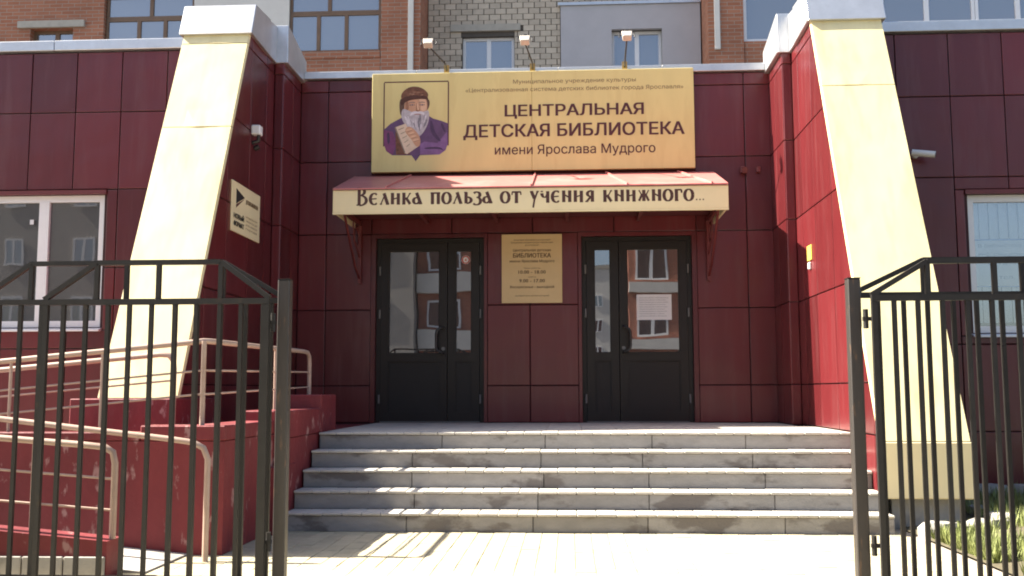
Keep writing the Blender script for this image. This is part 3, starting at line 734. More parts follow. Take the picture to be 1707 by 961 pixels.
# ================================================================== CANOPY
cn = thing('entrance_canopy', 'red sheet metal canopy over the twin doors with lettered cream fascia', 'canopy', (0, -.7, 2.95))
CW, CYF = 2.065, -1.056
ZF0, ZF1, ZBk = 2.942, 3.193, 3.548
xs = [-CW, -1.5, .03, 1.03, 1.90, CW]; xb = [-CW, -1.4, .038, .845, 1.66, CW]
for i in range(5):
    a, b, c, d = xs[i]+.002, xs[i+1]-.002, xb[i]+.002, xb[i+1]-.002; j_ = random.uniform(-.003, .003)
    B().add([(a, CYF-.03, ZF1+.004), (b, CYF-.03, ZF1+.004), (d, -.045, ZBk+j_), (c, -.045, ZBk+j_), (a, CYF-.03, ZF1-.012), (b, CYF-.03, ZF1-.012), (d, -.045, ZBk-.016), (c, -.045, ZBk-.016)],
            [(0, 1, 2, 3), (7, 6, 5, 4), (0, 4, 5, 1), (1, 5, 6, 2), (2, 6, 7, 3), (3, 7, 4, 0)]).build('roof_sheet', REDROOF, cn)
for x0, x1 in zip(xs[1:-1], xb[1:-1]):
    B().bar((x0, CYF-.028, ZF1+.012), (x1, -.045, ZBk+.008), .018, .022).build('roof_seam', REDROOF, cn)
B().box(-CW, CW, CYF-.012, CYF+.012, ZF0, ZF1-.014).build('fascia', CREAMB, cn, bevel=.003)
for s_ in (-1, 1):
    B().add([(s_*(CW-.001), CYF+.013, ZF0), (s_*(CW-.001), -.05, ZF0), (s_*(CW-.001), -.05, ZF1-.015), (s_*(CW-.001), CYF+.013, ZF1-.015)]+[(s_*(CW-.02), CYF+.013, ZF0), (s_*(CW-.02), -.05, ZF0), (s_*(CW-.02), -.05, ZF1-.015), (s_*(CW-.02), CYF+.013, ZF1-.015)],
            [(0, 1, 2, 3), (7, 6, 5, 4), (0, 4, 5, 1), (1, 5, 6, 2), (2, 6, 7, 3), (3, 7, 4, 0)]).build('side_board', CREAMB, cn)
    B().prism([(CYF-.025, ZF1-.013), (-.05, ZF1-.013), (-.05, ZBk-.017)], CW-.018, CW-.003, lambda u, v, w_: (s_*w_, u, v)).build('gable_sheet', REDROOF, cn)
B().box(-CW, CW, CYF-.018, CYF+.018, ZF0-.02, ZF0-.001).build('fascia_trim', RUST if False else CREAMB, cn)
B().box(-CW+.03, CW-.03, CYF+.03, -.05, ZF0+.1, ZF0+.12).build('soffit', SOFFIT, cn)
for x_ in (-1.2, -.4, .4, 1.2):
    B().box(x_-.02, x_+.02, CYF+.03, -.05, ZF0+.04, ZF0+.098).build('rafter', REDSTEEL, cn)
for s_ in (-1, 1):
    x_ = s_*1.99; b_ = B()
    b_.bar((x_, -.03, 2.30), (x_, -.03, ZF0+.09), .04); b_.bar((x_, -.05, ZF0+.05), (x_, CYF+.05, ZF0+.05), .04)
    b_.tube([(x_, -.05, 2.36), (x_, -.25, 2.45), (x_, -.55, 2.7), (x_, -.85, ZF0+.03)], .014, 8)
    ring = [(x_, -.22+.10*math.cos(a*.3927), 2.82+.10*math.sin(a*.3927)) for a in range(17)]
    b_.tube(ring, .008, 6); b_.tube([(x_, -.05, 2.6), (x_, -.35, 2.75), (x_, -.4, ZF0+.03)], .009, 6)
    b_.build('bracket', REDSTEEL, cn)
# ---- fascia lettering drawn with broad-pen strokes
ff = FY(CYF-.0125)
TH, TN = .29, .115
def G(*strokes): return strokes
def el(cx, cy, rx, ry, a0=0, a1=360, n=14): return [(cx+rx*math.cos(R(a0+(a1-a0)*i/n)), cy+ry*math.sin(R(a0+(a1-a0)*i/n))) for i in range(n+1)]
GL = {
 'В': (1.02, [('s', [(.2, -.05), (.2, 1.5)], TH), ('c', el(.25, 1.17, .46, .33, 90, -90), 0), ('c', el(.25, .38, .64, .46, 90, -90), 0), ('s', [(-.05, -.03), (.45, -.03)], TN), ('s', [(0, 1.5), (.36, 1.5)], TN)]),
 'е': (.78, [('c', el(.44, .5, .38, .5, 55, 305), 0), ('s', [(.2, .5), (.66, .53)], TN), ('s', [(.6, .85), (.68, .95)], .12), ('s', [(.6, .15), (.68, .05)], .12)]),
 'л': (.86, [('s', [(.40, 1.02), (.76, .0)], TH), ('s', [(.47, .85), (.12, .06)], TN), ('s', [(.0, .03), (.22, .03)], TN), ('s', [(.62, .02), (.9, .02)], TN)]),
 'и': (.90, [('s', [(.16, 0), (.16, 1)], TH), ('s', [(.72, 0), (.72, 1)], TH), ('s', [(.16, .45), (.72, .6)], TN), ('s', [(.0, .98), (.3, .98)], TN), ('s', [(.58, .02), (.88, .02)], TN)]),
 'к': (.86, [('s', [(.16, 0), (.16, 1)], TH), ('s', [(.22, .5), (.52, .6), (.72, .95)], TN), ('s', [(.38, .55), (.76, .0)], TH*.85), ('s', [(0, .98), (.3, .98)], TN), ('s', [(0, .02), (.3, .02)], TN), ('s', [(.64, .93), (.82, .97)], .13)]),
 'а': (.84, [('s', [(.32, 1.02), (.72, .0)], TH), ('c', el(.30, .30, .27, .27, 60, 330), 0), ('s', [(.62, .03), (.86, .03)], TN)]),
 'п': (.92, [('s', [(.18, 0), (.18, 1)], TH), ('s', [(.74, 0), (.74, 1)], TH), ('s', [(.0, .97), (.92, .97)], TN*1.2), ('s', [(.04, .02), (.32, .02)], TN), ('s', [(.6, .02), (.88, .02)], TN)]),
 'о': (.82, [('c', el(.41, .5, .37, .5, 0, 360, 20), 0)]),
 'ь': (.76, [('s', [(.2, 0), (.2, 1)], TH), ('c', el(.24, .29, .44, .29, 90, -90), 0), ('s', [(.02, .98), (.3, .98)], TN)]),
 'з': (.70, [('c', el(.26, .76, .30, .25, 150, -90), 0), ('c', el(.24, .20, .38, .34, 90, -140), 0)]),
 'т': (.92, [('s', [(.46, 0), (.46, 1)], TH), ('s', [(.04, .96), (.88, .96)], TN*1.3), ('s', [(.06, .96), (.04, .70)], TN), ('s', [(.86, .96), (.88, .70)], TN), ('s', [(.3, .02), (.62, .02)], TN)]),
 'у': (.82, [('s', [(.14, 1.0), (.42, .36)], TH), ('s', [(.72, 1.0), (.42, .25), (.30, -.45)], TN*1.4), ('s', [(.0, .98), (.26, .98)], TN), ('s', [(.6, .98), (.84, .98)], TN)]),
 'ч': (.84, [('c', el(.38, .82, .27, .36, 180, 330), 0), ('s', [(.66, 0), (.66, 1)], TH), ('s', [(.0, .98), (.22, .98)], TN), ('s', [(.52, .02), (.82, .02)], TN)]),
 'н': (.90, [('s', [(.16, 0), (.16, 1)], TH), ('s', [(.72, 0), (.72, 1)], TH), ('s', [(.16, .7), (.72, .38)], TN*1.2), ('s', [(.0, .98), (.3, .98)], TN), ('s', [(.58, .98), (.88, .98)], TN)]),
 'я': (.86, [('s', [(.66, 0), (.66, 1)], TH), ('c', el(.62, .72, .42, .27, 90, 270), 0), ('s', [(.5, .46), (.14, .03)], TN*1.7), ('s', [(.0, .03), (.24, .03)], TN)]),
 'ж': (1.10, [('s', [(.55, 0), (.55, 1)], TH), ('s', [(.1, .98), (.3, .62), (.8, .62), (1.0, .98)], TN), ('s', [(.38, .58), (.1, .02)], TH*.7), ('s', [(.72, .58), (1.0, .02)], TH*.7)]),
 'г': (.72, [('s', [(.18, 0), (.18, 1)], TH), ('s', [(.02, .97), (.66, .97)], TN*1.3), ('s', [(.64, .97), (.67, .70)], TN*1.4), ('s', [(.02, .02), (.36, .02)], TN)]),
 '.': (.34, [('s', [(.12, .02), (.12, .14)], .12)]),
}
def strokes2mesh(b, st, ox, oz, k, lay):
    kind, pts, wd = st
    n = len(pts); L_ = []; Rr = []
    for i, p in enumerate(pts):
        a = Vector(pts[max(i-1, 0)]); c = Vector(pts[min(i+1, n-1)]); d = (c-a)
        if d.length < 1e-6: d = Vector((1, 0))
        d.normalize(); nn = Vector((-d.y, d.x))
        wv = wd if kind == 's' else TN+(TH-TN)*abs(d.y)**1.5
        L_.append(Vector(p)+nn*wv/2); Rr.append(Vector(p)-nn*wv/2)
    V = []
    for q in L_+Rr: V.append(ff(ox+q.x*k, oz+q.y*k, .001+lay*.00022))
    b.add(V, [(i, i+1, n+i+1, n+i) for i in range(n-1)])
TXT = 'Велика польза от учения книжного'
SP = .19; WSP = .62
tot = sum(WSP if ch == ' ' else GL[ch][0]+SP for ch in TXT)
KX = (1.725+1.806)/tot; KZ = .118
x_ = -1.806
for ch in TXT+'...':
    if ch == ' ': x_ += WSP*KX; continue
    adv, sts = GL[ch]; b = B()
    for lay, st in enumerate(sts):
        kk = KZ
        # separate horizontal fit
        st2 = (st[0], [(p[0]*KX/KZ, p[1]) for p in st[1]], st[2])
        strokes2mesh(b, st2, x_, 3.022, KZ, lay)
    lo = b.build('letter', INKD, cn)
    # strokes are one-sided: face them to the street
    for pl in lo.data.polygons:
        if pl.normal.y > 0: lo.data.flip_normals(); break
    x_ += (adv+SP)*KX if ch != '.' else .034

# ================================================================== PLAQUES AND FIXTURES
pl = thing('opening_hours_plaque', 'gold plaque with opening hours on the maroon pier between the doors', 'plaque', (0, -.03, 2.1))
B().box(-.352, .338, -.026, -.006, 2.063, 2.853).build('plate', PLATE, pl, bevel=.003)
fpq = FY(-.0265); cx_ = -.005
for z_, tx, wd, hh, bo in ((2.815, 'Департамент образования и культуры мэрии', .42, .018, 0), (2.785, 'Муниципальное учреждение культуры города Ярославля', .48, .018, 0), (2.755, 'детские библиотеки', .16, .018, 0),
                           (2.69, 'Центральная детская', .43, .03, .01), (2.62, 'БИБЛИОТЕКА', .43, .048, .03), (2.565, 'имени Ярослава Мудрого', .51, .028, .012),
                           (2.49, 'Часы работы', .19, .018, 0), (2.435, '10.00 - 18.00', .31, .038, .02), (2.39, 'суббота', .09, .016, 0), (2.335, '9.00 - 17.00', .29, .038, .02), (2.27, 'Воскресенье - выходной', .50, .026, .016), (2.175, 'последний день месяца санитарный', .38, .016, 0)):
    text(tx, cx_, z_-.037, wd, hh, fpq, PLATEINK, pl, bold=bo, align='C')

# partner plaque on the left fin
pq = thing('partner_plaque', 'cream rectangular plaque with two black emblems on the left side wall', 'plaque', (-2.82, -1.6, 2.6))
B().box(-2.825, -2.811, -2.04, -1.17, 2.61, 3.105).build('plate', CREAMB, pq, bevel=.003)
fq = FXp(-2.8108)
flat([(-1.92, 2.89), (-1.67, 2.99), (-1.92, 3.04)], fq, BLACKINK, pq, 'emblem'); flat([(-1.92, 2.85), (-1.67, 2.98), (-1.92, 2.882)], fq, INK, pq, 'emblem', 0, .0015)
text('ДЕТСКИЕ БИБЛИОТЕКИ', -1.63, 2.94, .38, .04, fq, INKG, pq, bold=.01)
text('НОВЫЙ', -1.98, 2.745, .30, .045, fq, BLACKINK, pq, bold=.04)
text('ФОРМАТ', -1.98, 2.67, .30, .045, fq, BLACKINK, pq, bold=.04)
for z_, tx in ((2.80, 'модельная'), (2.76, 'библиотека для'), (2.72, 'детей и юношества'), (2.68, 'города')):
    text(tx, -1.62, z_, .36, .022, fq, INKG, pq)

ys = thing('warning_plate', 'small yellow plate with pale bell button on the sunlit right side wall', 'plate', (2.83, -1.2, 2.35))
B().box(2.814, 2.825, -1.36, -1.19, 2.36, 2.51).build('plate', YELLOW, ys, bevel=.002)
B().box(2.802, 2.825, -1.31, -1.25, 2.27, 2.34).build('button', WHITEP, ys, bevel=.006)

nt_ = thing('paper_notice', 'white paper notice taped inside the wide pane of the right door', 'notice', (1.38, .05, 1.9))
B().box(1.180, 1.575, .0635, .0645, 1.868, 2.158).build('sheet', PAPER, nt_)
fn_ = FY(.0633)
for i in range(9): text('библиотека работает в обычном режиме'[:36-(i*5) % 9], 1.21, 2.115-i*.026, .33-((i*5) % 9)*.006, .012, fn_, GREYINK, nt_, depth=.0004)
st_ = thing('round_sticker', 'round red and white sticker on the narrow pane of the left door', 'sticker', (-.775, .06, 2.61))
NP = 20
fd = FY(.0660)
flat([(-.773+.05*math.cos(6.283*i/NP), 2.576+.05*math.sin(6.283*i/NP)) for i in range(NP)], fd, PAPER, st_, 'disc', 0, .0008)
RING = mat('sticker_red', (.45, .06, .05), .5)
rb = B()
for i in range(NP):
    a, c = 6.283*i/NP, 6.283*(i+1)/NP
    rb.add([fd(-.773+r*math.cos(t_), 2.576+r*math.sin(t_), .0012) for r, t_ in ((.033, a), (.047, a), (.047, c), (.033, c))], [(0, 1, 2, 3)])
rb.build('ring', RING, st_); flat([(-.785, 2.564), (-.761, 2.564), (-.773, 2.594)], fd, RING, st_, 'mark', 0, .0012)

# floodlights on stems on the coping
FLL = ['white floodlight on a slanted stem above the portrait end of the sign', 'white floodlight on a rusty bracket above the middle of the sign', 'white floodlight on a thin stem before the grey plaster, right end of the sign']
for (x0, zz0, x1, zz1), lb in zip(((-.99, 4.80, -1.15, 4.965), (.012, 4.80, -.057, 4.975), (1.075, 4.80, 1.084, 5.00)), FLL):
    t = thing('floodlight', lb, 'floodlight', (x0, -.1, 4.83), 'floodlights over the sign')
    B().tube([(x0, -.02, 4.77), (x0, -.16, 4.83), (x1, -.42, zz1-.01)], .009, 8).build('stem', HANDLE, t)
    B().box(x0-.03, x0+.03, -.062, -.056, 4.73, 4.85).build('bracket', RUST, t)
    h = B(); c = Vector((x1, -.46, zz1+.01)); ang = R(-40)
    def rot(u, v, w_): return (c.x+u, c.y+v*math.cos(ang)-w_*math.sin(ang), c.z+v*math.sin(ang)+w_*math.cos(ang))
    Q = [(-.05, -.03, -.045), (.05, -.03, -.045), (.05, .05, -.03), (-.05, .05, -.03), (-.06, -.042, .042), (.06, -.042, .042), (.045, .05, .035), (-.045, .05, .035)]
    h.add([rot(*q) for q in Q], [(0, 3, 2, 1), (4, 5, 6, 7), (0, 1, 5, 4), (1, 2, 6, 5), (2, 3, 7, 6), (3, 0, 4, 7)]).build('housing', LAMPGL, t, bevel=.006)
    B().tube([(x1-.085, -.44, zz1), (x1-.085, -.40, zz1+.07), (x1, -.38, zz1+.09), (x1+.085, -.40, zz1+.07), (x1+.085, -.44, zz1)], .007, 6).build('yoke', HANDLE, t)
    B().box(x1-.02, x1+.02, -.40, -.36, zz1+.065, zz1+.105).build('junction_box', BLACKP, t, bevel=.004)

def cctv(label, base, tip, m_, up=.0):
    t = thing('security_camera', label, 'camera', base); b0, t1 = Vector(base), Vector(tip); d = (t1-b0)
    B().tube([b0, b0+d*.2], .035, 12).build('base', m_, t); B().tube([b0+d*.18, b0+d*.5], .012, 8).build('arm', m_, t)
    p = b0+d*.5; q = Vector((p.x+.15, p.y-.06, p.z-.03+up))
    B().tube([p+Vector((-.05, .02, .012)), q], .034, 12).build('housing', m_, t)
    B().tube([q, q+(q-p).normalized()*.004], .024, 12).build('lens', BLACKP, t)
cctv('white bullet camera on the right wing wall beside the cream buttress', (3.93, WY, 3.44), (3.93, WY-.2, 3.44), WHITEP)
t = thing('motion_sensor', 'white box lamp sensor over a dark bracket on the left side wall', 'sensor', (-2.83, -1.2, 3.7))
B().box(-2.824, -2.73, -1.49, -1.39, 3.69, 3.79).build('housing', WHITEP, t, bevel=.01)
B().tube([(-2.824, -1.44, 3.61), (-2.757, -1.44, 3.63), (-2.757, -1.44, 3.69)], .02, 8).build('bracket', BLACKP, t)
B().tube([(-2.824, -1.36, 3.57), (-2.777, -1.36, 3.59)], .03, 10).build('socket', BLACKP, t)
t = thing('alarm_sounder', 'dark red twin alarm sounder on the back wall at the right end of the canopy', 'alarm', (2.42, 0, 3.55))
B().box(2.37, 2.44, -.06, .0, 3.52, 3.60).build('box', REDSTEEL, t, bevel=.008); B().tube([(2.41, -.06, 3.56), (2.41, -.10, 3.55)], [.02, .034], 12).build('horn', REDSTEEL, t)
B().box(2.55, 2.60, -.05, .0, 3.53, 3.60).build('box', REDSTEEL, t, bevel=.008)

# ================================================================== STEPS
HS, TS, LND = .1423, .261, 2.588
stp = thing('entrance_steps', 'wide flight of five grey stone steps up to the doors', 'steps', (.4, -2.2, 0))
XL0, XR0 = -1.786, 2.824
for i in range(5):                     # i=0 top landing edge ... 4 bottom step
    zt = HS*(5-i); y1 = -(LND+i*TS); xr = XR0
    js = [[-.70, .20, 1.12, 1.92], [-.92, .17, 1.02, 1.93], [-.88, .20, 1.05, 1.98], [-.82, .16, 1.03, 2.0], [-.84, .13, 1.0, 2.02]][i]
    cuts = [XL0-.02*0]+js+[xr]
    for a, b in zip(cuts, cuts[1:]):
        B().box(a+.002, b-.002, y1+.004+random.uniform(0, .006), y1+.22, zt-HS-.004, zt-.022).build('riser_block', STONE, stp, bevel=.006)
    # backing
    B().box(XL0+.01, (XR0-.02), y1+.225, -.02 if i == 0 else y1+TS+.1, zt-HS-.004, zt-.024).build('backing', CONC, stp)
    # tread tiles
    x = XL0; k = 0; tw = .150
    while x < xr-.03:
        x2 = min(x+tw, xr)
        depth = TS-.004
        if i == 0: depth = .30
        j_ = random.uniform(-.002, .002)
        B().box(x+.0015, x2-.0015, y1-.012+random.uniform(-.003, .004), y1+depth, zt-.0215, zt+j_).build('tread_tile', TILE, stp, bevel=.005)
        x = x2; k += 1
# landing tiles
zt = HS*5; y = -(LND-.303)
rows = [y+.31*i for i in range(8)]+[.035]
for a, b in zip(rows, rows[1:]):
    x = XL0-.1*0
    while x < XR0-.1:
        xe = min(x+.33, 2.71 if b > -.75 else XR0)
        if xe-x > .03: B().box(x+.002, xe-.002, a+.002, b-.002, zt-.0215, zt+random.uniform(-.001, .001)).build('landing_tile', TILE, stp)
        x += .33

# ================================================================== RAMP
rp = thing('wheelchair_ramp', 'red painted masonry wheelchair ramp with flanking stepped walls left of the steps', 'ramp', (-4, -3.5, 0))
XW, YW, ZL = -1.87, -4.77, .711
B().box(-3.75, XW-.004, YW+.004, -3.66, 0, .74).build('platform', REDPAINT, rp)
B().box(-3.75, -1.80, -3.656, -.005, 0, .70).build('platform', REDPAINT, rp)
B().box(-2.45, XW, YW, YW+.2, .744, .845).build('kerb', REDPAINT, rp, bevel=.008)
B().box(-2.15, XW, YW+.205, -3.66, .744, .845).build('kerb', REDPAINT, rp, bevel=.008)
B().box(-2.15, -1.795, -3.654, -2.50, .704, .92).build('kerb', REDPAINT, rp, bevel=.008)
B().box(-2.15, -1.795, -2.494, -1.93, .704, 1.04).build('kerb', REDPAINT, rp, bevel=.008)
B().box(-1.868, -1.79, -3.88, -3.30, 0, .50).build('flank_wall', REDPAINT, rp, bevel=.006)
# pedestal of the left buttress
B().box(-3.66, -2.78, -3.36, -2.35, .744, 1.014).build('pedestal', REDPAINT, rp, bevel=.008)
def ramp_run(x0, z0, x1, z1, y0, y1, name):
    B().prism([(x0, 0), (x0, z0), (x1, z1), (x1, 0)], y0, y1, lambda u, v, w_: (u, w_, v)).build(name, CONC, rp)
ramp_run(-3.755, .70, -6.2, .46, YW+.205, -3.5, 'upper_slope')
B().prism([(-3.755, 0), (-3.755, .80), (-6.2, .56), (-6.2, 0)], YW, YW+.2, lambda u, v, w_: (u, w_, v)).build('side_wall', REDPAINT, rp)
B().box(-2.455, -3.75, YW+.001, YW+.15, .744, .80).build('kerb', REDPAINT, rp, bevel=.006)
B().box(-7.6, -6.205, -5.65, -3.5, 0, .46).build('turn_platform', CONC, rp)
ramp_run(-2.10, .01, -6.2, .40, -5.45, YW-.005, 'lower_slope')
B().prism([(-2.24, 0), (-2.24, .215), (-6.2, .56), (-6.2, 0)], -5.65, -5.455, lambda u, v, w_: (u, w_, v)).build('side_wall', REDPAINT, rp)
x = -2.24
for k in range(8):       # stone facing blocks along the outer kerb foot
    B().box(x-.24, x-.004, -5.675, -5.652, .0, .13).build('facing_block', CONC, rp, bevel=.004); x -= .245
def railing(name, label, top, posts, mids, r=.0195, rm=.008):
    t = thing(name, label, 'railing', (top[0][0], top[0][1], 0))
    B().tube(top, r, 10).build('handrail', RAILP, t)
    for p, q, rr in posts: B().tube([p, q], rr, 8).build('post', RAILP, t)
    for mm in mids: B().tube(mm, rm, 6).build('mid_rail', RAILP, t)
    return t
RX, RY, ZT = -2.04, -4.70, 1.412
sl_ = lambda x_: ZT-(RX-x_)*.094
railing('ramp_railing', 'beige tube railing of the upper ramp, turning the corner beside the steps',
        [(-6.2, RY, sl_(-6.2)), (RX-.10, RY, sl_(RX-.1)), (RX-.03, RY+.02, ZT), (RX, RY+.10, ZT+.001), (RX, -2.2, 1.437), (RX, -2.07, 1.432), (RX, -2.01, 1.40), (RX, -1.99, 1.33), (RX, -1.99, 1.039)],
        [((RX-.02, RY+.01, .845), (RX-.02, RY+.01, ZT), .018), ((RX, -3.1, .92), (RX, -3.1, 1.425), .010), ((-2.76, RY, .80), (-2.76, RY, sl_(-2.76)), .011), ((-3.40, RY, .80), (-3.40, RY, sl_(-3.40)), .011), ((-4.6, RY, .70), (-4.6, RY, sl_(-4.6)), .011)],
        [[(-6.2, RY, sl_(-6.2)-.20), (RX-.03, RY, ZT-.20), (RX, RY+.05, ZT-.20), (RX, -2.0, 1.25)], [(-6.2, RY, sl_(-6.2)-.36), (RX-.03, RY, ZT-.36), (RX, RY+.05, ZT-.36), (RX, -2.0, 1.11)]])
railing('inner_railing', 'beige tube railing on the wall side of the upper ramp before the cream buttress',
        [(-6.0, -4.30, 1.02), (-2.53, -4.30, 1.335), (-2.46, -4.30, 1.33), (-2.425, -4.30, 1.29), (-2.42, -4.30, 1.23), (-2.42, -4.30, .742)], [((-4.4, -4.30, .64), (-4.4, -4.30, 1.16), .011)], [[(-6.0, -4.30, .83), (-2.425, -4.30, 1.15)]])
railing('lower_railing', 'beige tube handrail of the lower ramp against the red wall, ending in a ground post',
        [(-6.2, -5.0, 1.23), (-2.14, -5.0, .765), (-2.0, -5.0, .745), (-1.93, -5.0, .71), (-1.90, -5.0, .64), (-1.90, -5.0, -.01)], [((-3.7, -5.0, .14), (-3.7, -5.0, .94), .011)], [])
railing('outer_railing', 'shorter beige tube railing on the outer kerb of the lower ramp with two thin rails',
        [(-6.2, -5.55, 1.05), (-2.46, -5.55, .76), (-2.32, -5.55, .745), (-2.27, -5.55, .715), (-2.255, -5.55, .65), (-2.255, -5.55, .216)], [((-2.75, -5.55, .25), (-2.75, -5.55, .78), .010), ((-4.2, -5.55, .38), (-4.2, -5.55, .89), .010)],
        [[(-6.2, -5.55, .86), (-2.26, -5.55, .56)], [(-6.2, -5.55, .68), (-2.26, -5.55, .38)]])

# ================================================================== FENCE AND GATES
def lattice(name, label, cat, xa, xb, Y, zr, zt, sl_a, sl_b, bars, wbar=.0215, zlow=.05, group=None, phase=.5, feet=False):
    """iron panel with a raised trapezoid head"""
    t = thing(name, label, cat, ((xa+xb)/2, Y, 0), group)
    x0, x1 = min(xa, xb), max(xa, xb)
    B().bar((x0, Y, zr), (x1, Y, zr), .03).build('top_rail', DARKMET, t)
    B().bar((x0, Y, zlow), (x1, Y, zlow), .03).build('bottom_rail', DARKMET, t)
    B().bar((x0, Y, zr+.016), (sl_a, Y, zt), .026).build('sloping_rail', DARKMET, t)
    B().bar((sl_a, Y, zt), (sl_b, Y, zt), .026).build('crest_rail', DARKMET, t)
    B().bar((sl_b, Y, zt), (x1, Y, zr+.016), .026).build('sloping_rail', DARKMET, t)
    for x_ in (x0+.013, x1-.013): B().bar((x_, Y, .0 if not feet else -.02), (x_, Y, zr-.016), .026).build('stile', DARKMET, t)
    for x_ in bars:
        if x_ < x0+.03 or x_ > x1-.03: continue
        B().bar((x_, Y, zlow+.016), (x_, Y, zr-.016), wbar).build('bar', DARKMET, t)
    for x_ in (sl_a, (sl_a+sl_b)/2, sl_b):
        B().bar((x_, Y, zr+.016), (x_, Y, zt-.013), .024).build('strut', DARKMET, t)
    return t
YP0 = -6.0; YG, YF = -6.10, -5.88
def post(x, label, h):
    t = thing('gate_post', label, 'post', (x, YP0, 0))
    B().box(x-.033, x+.033, YP0-.033, YP0+.033, -.02, h).build('shaft', POSTMET, t, bevel=.005)
    B().box(x-.034, x+.034, YP0-.034, YP0+.034, h+.0005, h+.006).build('cap_plate', DARKMET, t)
    s_ = -1 if x < 0 else 1
    for hz in (.28, 1.44):
        B().tube([(x+s_*.045, YP0-.06, hz-.05), (x+s_*.045, YP0-.06, hz+.05)], .014, 8).build('hinge', DARKMET, t)
        B().box(x+s_*.030, x+s_*.10, YP0-.072, YP0-.05, hz-.010, hz+.010).build('hinge_strap', DARKMET, t)
post(-1.13, 'dark square steel gate post left of the steps, with hinges', 1.675)
post(1.92, 'dark square steel gate post right of the steps, scuffed with rust', 1.655)
lattice('gate_leaf', 'black iron gate leaf folded open in front of the left fence', 'gate', -2.43, -1.185, YG, 1.553, 1.768, -2.14, -1.455, [-2.320, -2.196, -2.073, -1.954, -1.832, -1.703, -1.585, -1.457, -1.340, -1.219], group='gate leaves folded open')
lattice('iron_fence', 'black iron fence length behind the open left gate leaf, reaching the left post', 'fence', -2.93, -1.17, YF, 1.575, 1.795, -2.63, -1.52, [-2.933, -2.810, -2.684, -2.562, -2.434, -2.305, -2.174, -2.053, -1.926, -1.788, -1.662, -1.529, -1.386, -1.240], group='fences beside the gate')
lattice('iron_fence', 'black iron fence length at the far left edge of the view', 'fence', -4.75, -2.97, YF, 1.575, 1.795, -4.45, -3.27, [-4.64+.135*i for i in range(13)], group='fences beside the gate')
lattice('gate_leaf', 'black iron gate leaf folded open in front of the right fence', 'gate', 1.985, 3.225, YG, 1.545, 1.735, 2.275, 2.95, [2.100, 2.221, 2.345, 2.471, 2.594, 2.725, 2.854, 2.981], group='gate leaves folded open')
lattice('iron_fence', 'black iron fence length behind the open right gate leaf, reaching the right post', 'fence', 1.965, 3.72, YF, 1.580, 1.77, 2.33, 3.37, [2.084, 2.220, 2.346, 2.481, 2.603, 2.734, 2.864, 2.992, 3.118, 3.248, 3.371], group='fences beside the gate')
for x_, lb in ((-2.95, 'dark fence post where the two left fence lengths meet'), (3.76, 'dark fence post at the far end of the right fence')):
    t = thing('fence_post', lb, 'post', (x_, YF, 0)); B().box(x_-.018, x_+.018, YF-.03, YF+.03, -.02, 1.62).build('shaft', DARKMET, t)

# ================================================================== APARTMENT BLOCK BEHIND
ap = thing('apartment_block', 'brick apartment block rising behind the library roof with glazed balconies', 'building', (0, 9, 0))
YB = 9.0
wb = B(); wb.box(-2.52, 3.18, YB+.02, YB+.4, -.18, 7.35); wb.box(-2.52, 3.18, YB+.02, YB+.4, 9.45, 15)
wb.build('upper_wall', SILWALL, ap)
# zone in view: dark mortar bed plus single bricks
H1 = (-1.79, -.70, 7.50, 8.30); H2 = (1.33, 2.37, 7.50, 8.36)
mb = B()
def col_wall(bb, x0, x1, z0, z1, y0, y1, holes):
    xs = sorted({x0, x1, *[h[0] for h in holes], *[h[1] for h in holes]})
    for a, b in zip(xs, xs[1:]):
        zs = [(z0, z1)]
        for h in holes:
            if h[0] <= a and h[1] >= b: zs = [q for (c, d) in zs for q in ((c, min(d, h[2])), (max(c, h[3]), d)) if q[1]-q[0] > 1e-4]
        for c, d in zs: bb.box(a, b, y0, y1, c, d)
col_wall(mb, -2.52, 3.18, 7.351, 9.449, YB+.02, YB+.4, [H1, H2]); mb.build('mortar_bed', MORTAR, ap)
bw, bh = .236, .124
brick_me = None
z = 7.532; row = 0
PL_ = (.27, 3.18, 7.3, 8.90)
while z < 9.3:
    x = -2.52-(bw/2 if row % 2 else 0)
    while x < 3.18:
        a, b = max(x, -2.52), min(x+bw, 3.18)
        skip = b-a < .06
        for h in (H1, H2, PL_, (-2.04, -.57, 8.40, 8.524)):
            if a < h[1] and b > h[0] and z+.005 < h[3] and z+bh-.005 > h[2]:
                if a < h[0]-.06: b = h[0]
                elif b > h[1]+.06: a = h[1]
                else: skip = True
        if not skip and b-a > .06:
            B().box(a+.009, b-.009, YB+random.uniform(-.004, .006), YB+.03, z+.005, z+bh-.005).build('brick', SILBRICK, ap)
        x += bw
    z += bh; row += 1
B().box(-2.04, -.57, YB-.05, YB+.02, 8.403, 8.545).build('lintel', LINTEL, ap)
pz = B(); col_wall(pz, .275, 3.16, 7.3, 8.885, YB-.08, YB+.018, [H2]); pz.build('plaster_panel', PLASTER, ap)
B().box(.22, 3.17, YB-.12, YB+.015, 8.888, 8.95).build('ledge', SILVER, ap)
def apwin(h, parent, Y, frm, bars, glass, fw_=.06):
    a, b, c, d = h; f = B()
    f.box(a, a+fw_, Y, Y+.06, c, d); f.box(b-fw_, b, Y, Y+.06, c, d); f.box(a+fw_, b-fw_, Y, Y+.06, d-fw_, d); f.box(a+fw_, b-fw_, Y, Y+.06, c, c+fw_)
    for x_ in bars: f.box(x_-fw_*.75, x_+fw_*.75, Y-.003, Y+.058, c+fw_, d-fw_)
    wn = f.build('window', frm, parent); xs = [a+fw_]+[q for x_ in bars for q in (x_-fw_*.75, x_+fw_*.75)]+[b-fw_]
    for i in range(0, len(xs), 2): B().box(xs[i]+.001, xs[i+1]-.001, Y+.025, Y+.03, c+fw_+.001, d-fw_-.001).build('pane', glass, wn)
    return wn
